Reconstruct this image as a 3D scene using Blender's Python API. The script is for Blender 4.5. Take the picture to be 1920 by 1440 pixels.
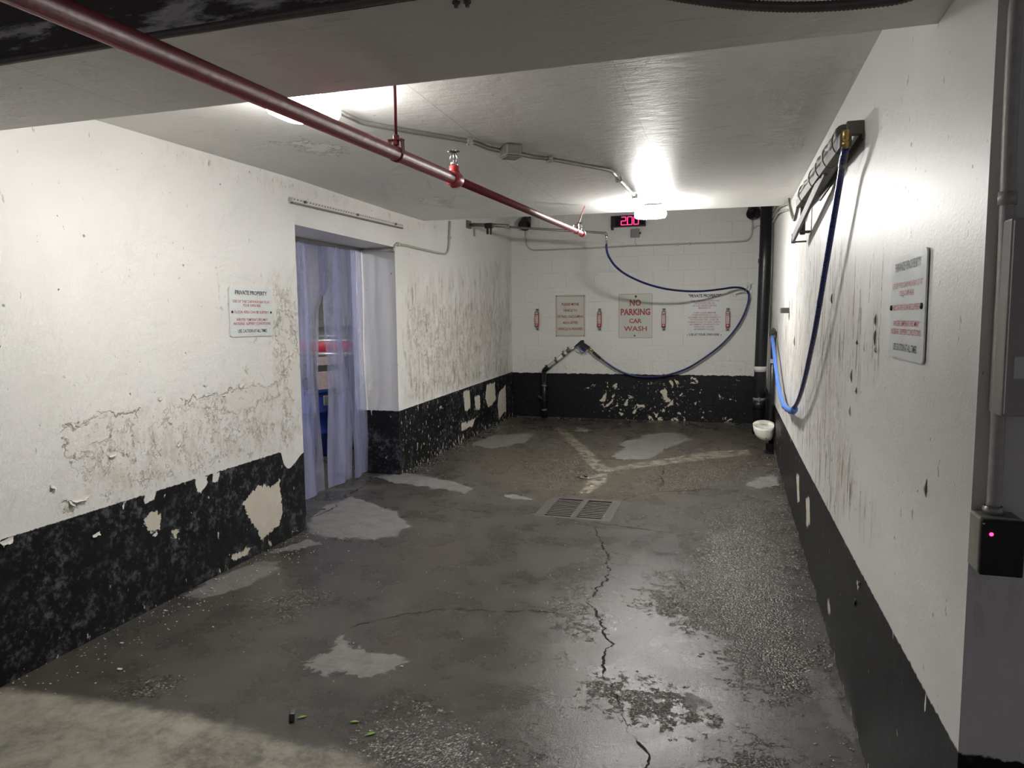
import bpy, bmesh, math, random
import numpy as np
from mathutils import Vector, Matrix, Quaternion
random.seed(7); rng = np.random.default_rng(7)
S = bpy.context.scene
for o in list(bpy.data.objects): bpy.data.objects.remove(o)
col = S.collection
# ---------------------------------------------------------------- camera
F_PX, YAW, PITCH, ROLL, HC = 1340.87, 0.2984, 0.0978, -0.0105, 1.5
_f = Vector((-math.sin(YAW)*math.cos(PITCH), math.cos(YAW)*math.cos(PITCH), -math.sin(PITCH)))
_r = Vector((math.cos(YAW), math.sin(YAW), 0)); _u = _r.cross(_f)
CR = math.cos(ROLL)*_r + math.sin(ROLL)*_u; CU = -math.sin(ROLL)*_r + math.cos(ROLL)*_u; CF = _f
cd = bpy.data.cameras.new('camera'); cam = bpy.data.objects.new('camera', cd); col.objects.link(cam)
cd.sensor_width = 36; cd.lens = F_PX/1920*36; cd.clip_start = .02
m = Matrix.Identity(4)
for i in range(3): m[i][0], m[i][1], m[i][2] = CR[i], CU[i], -CF[i]
m[2][3] = HC; cam.matrix_world = m
S.camera = cam
# ---------------------------------------------------------------- world, exposure
W = bpy.data.worlds.new('world'); S.world = W; W.use_nodes = True
W.node_tree.nodes['Background'].inputs[0].default_value = (.90, .88, 1.0, 1)
W.node_tree.nodes['Background'].inputs[1].default_value = .075
S.view_settings.view_transform = 'Standard'; S.view_settings.look = 'None'
S.view_settings.exposure = 1.50; S.view_settings.gamma = 1; S.view_settings.use_curve_mapping = False
cy = S.cycles; cy.max_bounces = 4; cy.diffuse_bounces = 4; cy.glossy_bounces = 2; cy.transmission_bounces = 2; cy.transparent_max_bounces = 8
cy.caustics_reflective = False; cy.caustics_refractive = False; cy.use_adaptive_sampling = True; cy.adaptive_threshold = .07; cy.adaptive_min_samples = 12; cy.light_sampling_threshold = .03
LAMP_NEAR, LAMP_FAR, LAMP_ROOM = 45.0, 195.0, 75.0

def px(x, y, ax, v):
    """point of the place seen at photo pixel (x, y) on the plane axis=v"""
    d = CF + CR*((x-960)/F_PX) - CU*((y-720)/F_PX)
    o = Vector((0, 0, HC)); t = (v-o[ax])/d[ax]
    return o + d*t
# room numbers
R, YB, HC_, HB, B0, B1, YC = .451, 10.04, 2.41, 2.172, 1.48, 1.985, 6.74
def leftx(y):
    return float(np.interp(y, [1.0, 4.28, 6.03, 10.04], [-2.83, -2.845, -2.965, -3.075]))
ZB = .605     # top of the black paint
# ---------------------------------------------------------------- node helper
class G:
    def __init__(s, name):
        s.m = bpy.data.materials.new(name); s.m.use_nodes = True; s.t = s.m.node_tree
        s.b = s.t.nodes['Principled BSDF']; s.out = s.t.nodes['Material Output']; s._p = None
    def n(s, ty, **k):
        x = s.t.nodes.new(ty)
        for a, v in k.items(): setattr(x, a, v)
        return x
    def L(s, a, b): s.t.links.new(a, b)
    def put(s, sock, v):
        if isinstance(v, bpy.types.NodeSocket): s.L(v, sock)
        elif isinstance(v, (tuple, list)) and len(v) == 3 and sock.type == 'RGBA': sock.default_value = (*v, 1)
        else: sock.default_value = v
    def pos(s):
        if s._p is None: s._p = s.n('ShaderNodeNewGeometry').outputs['Position']
        return s._p
    def sc(s, v):
        x = s.n('ShaderNodeVectorMath', operation='MULTIPLY'); s.L(s.pos(), x.inputs[0]); x.inputs[1].default_value = v
        return x.outputs[0]
    def noise(s, scale, detail=3, rough=.55, vec=None, dist=0):
        x = s.n('ShaderNodeTexNoise'); x.inputs['Scale'].default_value = scale; x.inputs['Detail'].default_value = detail
        x.inputs['Roughness'].default_value = rough; x.inputs['Distortion'].default_value = dist
        s.L(vec or s.pos(), x.inputs['Vector']); return x.outputs['Fac']
    def vor(s, scale, feature='F1', out='Distance', vec=None, rand=1):
        x = s.n('ShaderNodeTexVoronoi', feature=feature); x.inputs['Scale'].default_value = scale; x.inputs['Randomness'].default_value = rand
        s.L(vec or s.pos(), x.inputs['Vector']); return x.outputs[out]
    def ma(s, op, a, b=0., c=0.):
        x = s.n('ShaderNodeMath', operation=op); s.put(x.inputs[0], a); s.put(x.inputs[1], b); s.put(x.inputs[2], c); return x.outputs[0]
    def ss(s, v, lo, hi, a=0., b=1., smooth=True):
        x = s.n('ShaderNodeMapRange'); x.interpolation_type = 'SMOOTHSTEP' if smooth else 'LINEAR'
        s.put(x.inputs[0], v); s.put(x.inputs[1], lo); s.put(x.inputs[2], hi); s.put(x.inputs[3], a); s.put(x.inputs[4], b); return x.outputs[0]
    def mix(s, f, a, b, blend='MIX'):
        x = s.n('ShaderNodeMix', data_type='RGBA', blend_type=blend)
        s.put(x.inputs[0], f); s.put(x.inputs[6], a); s.put(x.inputs[7], b); return x.outputs[2]
    def at(s, name):
        x = s.n('ShaderNodeAttribute', attribute_name=name); return x.outputs['Fac']
    def xyz(s):
        x = s.n('ShaderNodeSeparateXYZ'); s.L(s.pos(), x.inputs[0]); return x.outputs
    def bump(s, h, strength=.3, dist=.01, normal=None):
        x = s.n('ShaderNodeBump'); x.inputs['Strength'].default_value = strength; x.inputs['Distance'].default_value = dist
        s.put(x.inputs['Height'], h)
        if normal is not None: s.L(normal, x.inputs['Normal'])
        return x.outputs[0]
    def fin(s, color=None, rough=None, metal=None, normal=None, spec=None, coat=None):
        for k, v in (('Base Color', color), ('Roughness', rough), ('Metallic', metal), ('Normal', normal), ('Specular IOR Level', spec), ('Coat Weight', coat)):
            if v is not None: s.put(s.b.inputs[k], v)
        return s.m
def plain(name, c, rough=.5, metal=0, var=.12, scale=40, bump=0, emit=None):
    g = G(name); n = g.noise(scale, 3)
    c2 = tuple(x*(1-var) for x in c); c1 = tuple(min(1, x*(1+var)) for x in c)
    g.fin(g.mix(n, c2, c1), g.ss(n, 0, 1, max(.02, rough-.08), min(1, rough+.08)), metal)
    if bump: g.fin(normal=g.bump(n, bump, .004))
    if emit: g.m.cycles.emission_sampling = 'NONE'; g.put(g.b.inputs['Emission Color'], emit[0]); g.b.inputs['Emission Strength'].default_value = emit[1]
    return g.m
# ---------------------------------------------------------------- surface materials
WHITE = (.80, .79, .765)
def wall_mat(name, streak=0., bug=1., blkrough=.42, mottle=1., gloss=.33, speck=0.):
    g = G(name); X, Y, Z = g.xyz()
    warp = g.noise(9, 4, .65); fine = g.noise(48, 3, .65); big = g.noise(1.3, 2)
    # white paint, old yellowing
    base = g.mix(g.ss(big, .35, .7), WHITE, (.755, .745, .715))
    # damp stains
    st = g.ss(g.ma('ADD', g.at('stain'), g.ma('MULTIPLY', g.ma('SUBTRACT', warp, .5), .35)), -.05, .16)
    stn = g.ma('MULTIPLY', st, g.ss(g.noise(22, 5, .7, g.sc((1, 1, .45))), .42, .66))
    base = g.mix(g.ma('MULTIPLY', stn, .62), base, (.55, .49, .39))
    # peeled patches: older coat / plaster shows
    pv = g.ma('ADD', g.at('peel'), g.ma('ADD', g.ma('MULTIPLY', g.ma('SUBTRACT', warp, .5), .16), g.ma('MULTIPLY', g.ma('SUBTRACT', fine, .5), .05)))
    peel = g.ss(pv, -.004, .004)
    crisp = g.ma('MULTIPLY', st, g.ss(g.noise(30, 4, .6, g.sc((1, 1, .6))), .60, .62))
    peel = g.ma('MAXIMUM', peel, crisp)
    under = g.mix(g.noise(14, 4), (.70, .67, .59), (.79, .78, .75))
    base = g.mix(peel, base, under)
    lip_shadow = g.ma('MULTIPLY', g.ss(g.ma('ABSOLUTE', pv), .010, .0), g.ss(g.noise(11, 3), .42, .58))  # shadow along the peeled paint edge, put into the colour
    con = g.ma('ABSOLUTE', g.ma('SUBTRACT', g.noise(10, 7, .74), .5))
    crk = g.ma('MULTIPLY', g.ss(con, .011, .002), g.ma('MULTIPLY', g.ss(st, .3, .9), g.ss(g.noise(6, 4, .7), .46, .54)))
    lines_ = g.ma('MAXIMUM', g.ma('MULTIPLY', lip_shadow, .75), g.ma('MULTIPLY', crk, .8))
    base = g.mix(lines_, base, (.30, .27, .22))
    # dark flakes running down (thin vertical chips)
    height = g.ma('SUBTRACT', g.ma('SUBTRACT', 1., peel), g.ma('MULTIPLY', lines_, .8))
    if streak:
        sv = g.noise(26, 4, .62, g.sc((1, 1, .16)))
        sm = g.ma('MULTIPLY', g.ss(g.ma('ADD', sv, g.ma('MULTIPLY', g.ma('SUBTRACT', fine, .5), .16)), .585, .605), g.ss(g.ma('ADD', g.at('chip'), g.ma('MULTIPLY', g.ma('SUBTRACT', big, .5), .5)), -.06, .12))
        sm = g.ma('MAXIMUM', sm, g.ss(g.noise(34, 3, .62, g.sc((1, 1, .4))), .705, .72, 0, .8))
        sm = g.ma('MULTIPLY', sm, streak)
        base = g.mix(sm, base, g.mix(fine, (.05, .045, .038), (.42, .38, .31)))
        height = g.ma('SUBTRACT', height, sm)
        grime = g.ma('MULTIPLY', g.ss(g.at('chip'), -.1, .2), g.ss(g.noise(7, 4, .6, g.sc((1, 1, .3))), .38, .66))
        base = g.mix(g.ma('MULTIPLY', grime, .45), base, (.55, .51, .44))
    # bug holes
    pit = g.ma('MULTIPLY', g.ma('LESS_THAN', g.ma('ADD', g.vor(13), g.ma('MULTIPLY', g.ma('SUBTRACT', fine, .5), .16)), g.ss(g.noise(3.3, 4, .7), .40, .68, .0, .095)), 1.)
    pit = g.ma('MULTIPLY', pit, bug)
    base = g.mix(pit, base, g.mix(g.noise(7, 1), (.05, .045, .04), (.55, .53, .5))); height = g.ma('SUBTRACT', height, pit)
    # black paint
    bv = g.ma('ADD', g.at('blk'), g.ma('MULTIPLY', g.ma('SUBTRACT', fine, .5), .018))
    bv = g.ma('SUBTRACT', bv, g.ma('MULTIPLY', g.ss(g.noise(17, 3, .5, g.sc((1, 1, .35))), .66, .74), .05))
    blk = g.ss(bv, -.003, .003)
    cv = g.ma('ADD', g.at('bchip'), g.ma('ADD', g.ma('MULTIPLY', g.ma('SUBTRACT', warp, .5), .10), g.ma('MULTIPLY', g.ma('SUBTRACT', fine, .5), .07)))
    small = g.ss(g.ma('ADD', g.noise(30, 4, .6, g.sc((1, 1, .5))), g.ma('MULTIPLY', g.at('speck'), .22)), .71, .72)
    chip = g.ma('MAXIMUM', g.ss(cv, -.003, .003), small)
    blkc = g.ma('MULTIPLY', blk, g.ma('SUBTRACT', 1., chip))
    mot = g.ma('MULTIPLY', g.ss(g.ma('ADD', g.ma('MULTIPLY', g.noise(13, 6, .75), .6), g.ma('MULTIPLY', g.noise(42, 4, .7), .4)), .48, .64), g.ss(g.noise(3.2, 3), .33, .55))
    bc = g.mix(g.ma('MULTIPLY', mot, mottle), (.0065, .0068, .0085), (.105, .109, .125))
    chipc = g.mix(g.noise(12, 3), (.62, .56, .43), (.74, .70, .62))
    base = g.mix(g.ma('MULTIPLY', blk, chip), base, chipc)
    base = g.mix(blkc, base, bc)
    height = g.ma('ADD', height, g.ma('MULTIPLY', blkc, .3))
    orange = g.noise(150, 2); lump = g.ma('ADD', g.noise(24, 4, .65), g.ma('MULTIPLY', g.ma('MULTIPLY', st, g.noise(45, 4, .7)), 1.6))
    h2 = g.ma('ADD', g.ma('MULTIPLY', orange, .30), g.ma('MULTIPLY', lump, .45))
    n2 = g.bump(g.ma('ADD', g.ma('MULTIPLY', h2, .60), height), .75, .004)
    ro = g.ma('ADD', g.ss(blkc, 0, 1, gloss, blkrough), g.ma('MULTIPLY', peel, .25))
    return g.fin(base, ro, None, n2, g.ss(blkc, 0, 1, .5, .28))
M = {}
M['wall_left'] = wall_mat('peeling_white_paint_left', streak=.55, bug=1, mottle=1.0, gloss=.45)
M['wall_right'] = wall_mat('chipped_white_paint_right', streak=.9, bug=1, mottle=.3, gloss=.46)
def block_mat():
    g = G('painted_block'); X, Y, Z = g.xyz()
    warp = g.noise(9, 5, .65); fine = g.noise(60, 4, .65); big = g.noise(1.1, 2)
    base = g.mix(big, (.74, .735, .705), (.79, .785, .755))
    low = g.ss(Z, 1.25, .6); dirt = g.ma('MULTIPLY', low, g.ss(g.noise(28, 5, .7), .5, .68))
    base = g.mix(g.ma('MULTIPLY', dirt, .6), base, (.50, .44, .33))
    base = g.mix(g.ss(g.noise(90, 3), .68, .74, 0, .5), base, (.42, .41, .38))
    edge = g.ma('ADD', g.ma('SUBTRACT', ZB+.035, Z), g.ma('MULTIPLY', g.ma('SUBTRACT', g.noise(20, 3, .6, g.sc((1, 1, .3))), .5), .045))
    blk = g.ss(edge, -.003, .003)
    # chips concentrated in the middle and right of the wainscot
    zone = g.ma('MULTIPLY', g.ss(X, -2.2, -1.6), g.ss(X, .2, -.7, .35, 1))
    zone = g.ma('MULTIPLY', zone, g.ss(Z, .64, .50))
    c1 = g.ma('ADD', g.noise(7.5, 4, .6, None, .6), g.ma('MULTIPLY', zone, .13))
    c2 = g.ma('ADD', g.noise(24, 4, .65), g.ma('MULTIPLY', zone, .10))
    chip = g.ma('MAXIMUM', g.ss(c1, .72, .725), g.ss(c2, .735, .74))
    bc = g.mix(g.ss(g.noise(20, 5, .7), .55, .8), (.0075, .0078, .0095), (.05, .05, .056))
    cc = g.mix(g.noise(9, 3), (.66, .59, .44), (.74, .70, .60))
    base = g.mix(blk, base, g.mix(chip, bc, cc))
    n2 = g.bump(g.ma('ADD', g.ma('ADD', g.noise(110, 2), g.ma('MULTIPLY', g.noise(30, 2), .5)), g.ma('MULTIPLY', blk, g.ma('SUBTRACT', 1., chip))), .40, .004)
    return g.fin(base, g.ss(blk, 0, 1, .5, .45), None, n2, g.ss(blk, 0, 1, .5, .28))
M['block'] = block_mat()
M['mortar'] = M['block']
def ceil_mat(name, c, dirt=0.):
    g = G(name)
    base = g.mix(g.noise(1.2, 3), tuple(x*.93 for x in c), c)
    gr = g.noise(26, 4, .6, g.sc((.25, 1.6, 1)))
    base = g.mix(g.ss(gr, .60, .72, 0, .35), base, (.36, .34, .31))
    pv = g.ma('ADD', g.at('peel'), g.ma('MULTIPLY', g.ma('SUBTRACT', g.noise(16, 5, .7), .5), .5))
    pe = g.ss(pv, .03, .035)
    base = g.mix(g.ma('MULTIPLY', pe, .9), base, (.90, .89, .87)); base = g.mix(g.ss(g.ma('ABSOLUTE', g.ma('SUBTRACT', pv, .02)), .022, .0, 0, .7), base, (.22, .21, .19))
    hole = g.ma('LESS_THAN', g.vor(7, vec=g.sc((.7, 1.3, 1))), g.ss(g.noise(2.6, 4, .7), .46, .72, 0, .10)); base = g.mix(hole, base, g.mix(g.noise(9, 2), (.16, .15, .135), (.5, .48, .45)))
    ln = g.at('seam'); base = g.mix(g.ss(g.ma('ABSOLUTE', ln), .004, .0, 0, .55), base, (.26, .25, .24))
    if dirt:
        d = g.ss(g.ma('ADD', g.noise(4.5, 6, .7, g.sc((.5, 1, 2.2))), g.ma('MULTIPLY', g.at('dirt'), 1.0)), .50, .60)
        base = g.mix(g.ma('MULTIPLY', d, dirt), base, g.mix(g.noise(11, 4), (.030, .024, .020), (.085, .070, .060)))
    h = g.ma('ADD', g.ma('MULTIPLY', g.noise(120, 2), .3), g.ma('ADD', g.noise(14, 3), g.ma('MULTIPLY', gr, .6)))
    n2 = g.bump(g.ma('SUBTRACT', h, pe), .34, .006)
    return g.fin(base, .47, None, n2, .36)
M['ceiling'] = ceil_mat('ceiling_paint', (.78, .77, .74))
M['beam'] = ceil_mat('beam_paint', (.72, .70, .67), .95)
def floor_mat():
    g = G('wet_worn_floor'); X, Y, Z = g.xyz()
    warp = g.noise(6, 5, .65); fine = g.noise(40, 4, .65); big = g.noise(.9, 4, .6); mid = g.noise(3.2, 5, .65)
    wet = g.mix(g.ss(mid, .35, .68), (.060, .055, .048), (.098, .090, .080))
    wet = g.mix(g.ss(big, .5, .72), wet, (.085, .071, .052))
    wet = g.mix(g.ma('MULTIPLY', g.ss(g.at('greyz'), -.3, .3), .65), wet, (.12, .116, .11))
    wet = g.mix(g.ma('MULTIPLY', g.ss(g.at('brownz'), -.6, .3), .7), wet, (.115, .096, .066))
    gsp = g.noise(190, 3, .75)
    wet = g.mix(g.ss(gsp, .35, .62, .55, 0), wet, (.028, .025, .021))
    wet = g.mix(g.ma('MULTIPLY', g.ss(gsp, .60, .72), g.ss(g.noise(5, 4, .7), .38, .62)), wet, (.23, .215, .185))
    # worn-through aggregate
    av = g.ma('ADD', g.at('agg'), g.ma('ADD', g.ma('MULTIPLY', g.ma('SUBTRACT', warp, .5), .9), g.ma('MULTIPLY', g.ma('SUBTRACT', g.noise(21, 5, .75), .5), 1.6)))
    agg = g.ss(av, -.03, .05)
    vcol = g.vor(105, 'F1', 'Color'); sep = g.n('ShaderNodeSeparateXYZ'); g.L(vcol, sep.inputs[0])
    vd = g.vor(105)
    stone = g.mix(g.ss(sep.outputs[0], .55, .95), g.mix(.30, wet, (.03, .026, .02)), g.mix(sep.outputs[1], (.22, .19, .14), (.50, .47, .40)))
    stone = g.mix(g.ss(vd, .35, .60, 0, .75), stone, (.030, .026, .021))
    colr = g.mix(agg, wet, stone)
    # dry patches
    dv = g.ma('ADD', g.at('dry'), g.ma('ADD', g.ma('MULTIPLY', g.ma('SUBTRACT', warp, .5), .24), g.ma('MULTIPLY', g.ma('SUBTRACT', fine, .5), .10)))
    dry = g.ss(dv, -.005, .012)
    dryc = g.mix(g.noise(12, 5, .7), (.135, .13, .124), (.235, .228, .215))
    colr = g.mix(g.ma('MULTIPLY', dry, g.ss(g.noise(9, 5, .7), .25, .55, .45, .95)), colr, dryc)
    # faded line paint
    lv = g.ma('ADD', g.at('line'), g.ma('MULTIPLY', g.ma('SUBTRACT', fine, .5), .07))
    line = g.ma('MULTIPLY', g.ss(lv, -.015, .02), g.ss(g.noise(11, 6, .75), .40, .58))
    colr = g.mix(g.ma('MULTIPLY', line, .8), colr, (.31, .28, .215))
    # garage slab (dry beige)
    sv = g.ma('ADD', g.at('slab'), g.ma('ADD', g.ma('MULTIPLY', g.ma('SUBTRACT', warp, .5), .16), g.ma('MULTIPLY', g.ma('SUBTRACT', fine, .5), .05)))
    slab = g.ss(sv, -.01, .06)
    sc_ = g.mix(g.ss(g.noise(2.2, 6, .7), .38, .60), (.12, .112, .085), (.31, .288, .235))
    sc_ = g.mix(g.ss(g.noise(22, 4, .7), .3, .75, 0, .55), sc_, (.36, .335, .28))
    colr = g.mix(slab, colr, sc_)
    # white grit
    gr = g.ma('MULTIPLY', g.ma('LESS_THAN', g.vor(42), .10), g.ma('GREATER_THAN', g.noise(9, 2), .60))
    colr = g.mix(g.ma('MULTIPLY', gr, .8), colr, (.42, .40, .35))
    rough = g.ss(mid, .3, .7, .22, .38)
    rough = g.ma('ADD', rough, g.ma('MULTIPLY', g.ma('MAXIMUM', dry, slab), .40))
    rough = g.ma('ADD', rough, g.ma('MULTIPLY', agg, .04))
    grain = g.noise(230, 3, .7)
    h = g.ma('ADD', g.ma('ADD', g.ma('MULTIPLY', g.noise(85, 4, .7), .45), g.ma('MULTIPLY', grain, .40)), g.ma('MULTIPLY', g.noise(16, 4), .25))
    ah = g.ma('MULTIPLY', agg, g.ma('SUBTRACT', g.ma('SUBTRACT', g.ma('MULTIPLY', sep.outputs[0], .9), g.ma('MULTIPLY', vd, 1.3)), .6))
    n3 = g.bump(g.ma('ADD', g.ma('MULTIPLY', h, .62), ah), .55, .006)
    return g.fin(colr, rough, None, n3, .5)
M['floor'] = floor_mat()
M['red'] = plain('red_pipe_paint', (.20, .019, .032), .50, 0, .2, 60, .15)
M['redbright'] = plain('bright_red_fitting', (.50, .045, .050), .38, 0, .15, 60)
M['galv'] = plain('galvanised_steel', (.36, .35, .33), .42, .75, .25, 60, .1)
M['greytube'] = plain('painted_conduit', (.48, .46, .42), .45, .1, .25, 50, .25)
M['armsteel'] = plain('grey_arm_steel', (.125, .115, .10), .62, .0, .25, 40, .1)
M['darkflex'] = plain('dark_flex_metal', (.17, .16, .145), .45, .3, .3, 50)
M['black'] = plain('black_plastic', (.012, .012, .015), .4, 0, .3, 30)
M['castiron'] = plain('black_pipe_coating', (.014, .0145, .018), .33, 0, .4, 35, .2)
M['brass'] = plain('brass', (.46, .32, .11), .35, .85, .25, 60)
M['chrome'] = plain('chrome', (.60, .60, .60), .25, .9, .15, 40)
M['bluehose'] = plain('navy_blue_hose', (.010, .017, .110), .30, 0, .15, 50)
M['lightblue'] = plain('light_blue_hose', (.085, .22, .68), .38, 0, .12, 50)
M['signwhite'] = plain('sign_white', (.71, .74, .74), .35, 0, .04, 9)
M['signcream'] = plain('sign_weathered_white', (.60, .61, .56), .45, 0, .08, 9)
M['ink_black'] = plain('black_ink', (.018, .018, .022), .5, 0, .1, 40)
M['ink_red'] = plain('red_ink', (.50, .065, .085), .5, 0, .15, 60)
M['ink_darkred'] = plain('dark_red_ink', (.36, .040, .045), .5, 0, .2, 60)
M['ink_fade'] = plain('faded_red_ink', (.42, .16, .17), .5, 0, .2, 60)
M['clipred'] = plain('red_plastic', (.33, .030, .038), .38, 0, .15, 40)
M['clipwhite'] = plain('clip_white', (.66, .62, .60), .45, 0, .1, 40)
M['whiteplastic'] = plain('white_plastic', (.74, .72, .64), .42, 0, .06, 20)
M['greybox'] = plain('grey_box', (.25, .26, .26), .5, 0, .12, 20)
M['panelgrey'] = plain('panel_grey', (.42, .40, .38), .5, 0, .06, 12)
M['pvc'] = plain('white_pvc', (.66, .66, .65), .35, 0, .08, 30)
M['boxlit'] = plain('box_lit_side_grey', (.30, .29, .25), .6, .1, .3, 40, .3)  # sensor box side: the light on it is put into this grey
M['rust'] = plain('rusty_iron', (.105, .098, .088), .5, .35, .45, 30, .3)
M['pit'] = plain('drain_pit', (.010, .009, .008), .8, 0, .3, 20)
M['crack'] = plain('crack_dirt', (.010, .009, .008), .95, 0, .3, 60)
M['flake'] = plain('paint_flake', (.66, .64, .59), .55, 0, .12, 60)
M['leaf'] = plain('leaf', (.16, .30, .03), .5, 0, .3, 60)
M['vacgrey'] = plain('vacuum_grey', (.16, .17, .17), .35, .2, .15, 20)
M['vacred'] = plain('vacuum_red_band', (.42, .03, .06), .4, 0, .5, 14)
M['steel'] = plain('stainless', (.45, .45, .44), .32, .7, .15, 20)
M['barrel'] = plain('blue_barrel', (.02, .05, .30), .4, 0, .2, 20)
M['label'] = plain('pale_label', (.62, .50, .50), .5, 0, .35, 35)
M['led'] = plain('led_segment', (.9, .05, .3), .4, 0, .02, 20, 0, ((1, .035, .16), .8))
M['ledred'] = plain('red_indicator', (.9, .02, .1), .4, 0, .02, 20, 0, ((1, .02, .10), 3.0))
M['smoked'] = plain('smoked_window', (.018, .008, .012), .15, 0, .1, 20)
def lens_mat(name, st, c=(1., .985, .95)):
    g = G(name); X = g.noise(120, 1)
    g.fin((.9, .9, .9), .3); g.put(g.b.inputs['Emission Color'], c); g.put(g.b.inputs['Emission Strength'], g.ss(X, 0, 1, st*.92, st*1.08))
    return g.m
def curtain_mat():
    g = G('strip_pvc'); X, Y, Z = g.xyz()
    tr = g.n('ShaderNodeBsdfTransparent'); tr.inputs[0].default_value = (.80, .82, .95, 1)
    tl = g.n('ShaderNodeBsdfTranslucent'); tl.inputs[0].default_value = (.36, .37, .56, 1)
    df = g.n('ShaderNodeBsdfDiffuse')
    sm = g.ss(g.noise(5, 4, .6, g.sc((1, .5, 1.4))), .60, .76)
    g.put(df.inputs[0], g.mix(g.ma('MULTIPLY', sm, .6), (.31, .32, .48), (.10, .10, .16)))
    gl = g.n('ShaderNodeBsdfGlossy'); gl.inputs['Roughness'].default_value = .18; gl.inputs[0].default_value = (.8, .8, .9, 1)
    m1 = g.n('ShaderNodeMixShader'); m1.inputs[0].default_value = .55; g.L(tl.outputs[0], m1.inputs[1]); g.L(df.outputs[0], m1.inputs[2])
    m2 = g.n('ShaderNodeMixShader'); g.put(m2.inputs[0], g.ss(g.ma('ADD', g.noise(14, 4, .6, g.sc((1, 1, .12))), g.ss(Z, 1.1, .1, 0, .25)), .3, .85, .36, .78))
    g.L(tr.outputs[0], m2.inputs[1]); g.L(m1.outputs[0], m2.inputs[2])
    lw = g.n('ShaderNodeLayerWeight'); lw.inputs[0].default_value = .25
    m3 = g.n('ShaderNodeMixShader'); g.put(m3.inputs[0], g.ma('MULTIPLY', lw.outputs['Fresnel'], .5)); g.L(m2.outputs[0], m3.inputs[1]); g.L(gl.outputs[0], m3.inputs[2])
    g.L(m3.outputs[0], g.out.inputs[0]); return g.m
M['curtain'] = curtain_mat()
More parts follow.
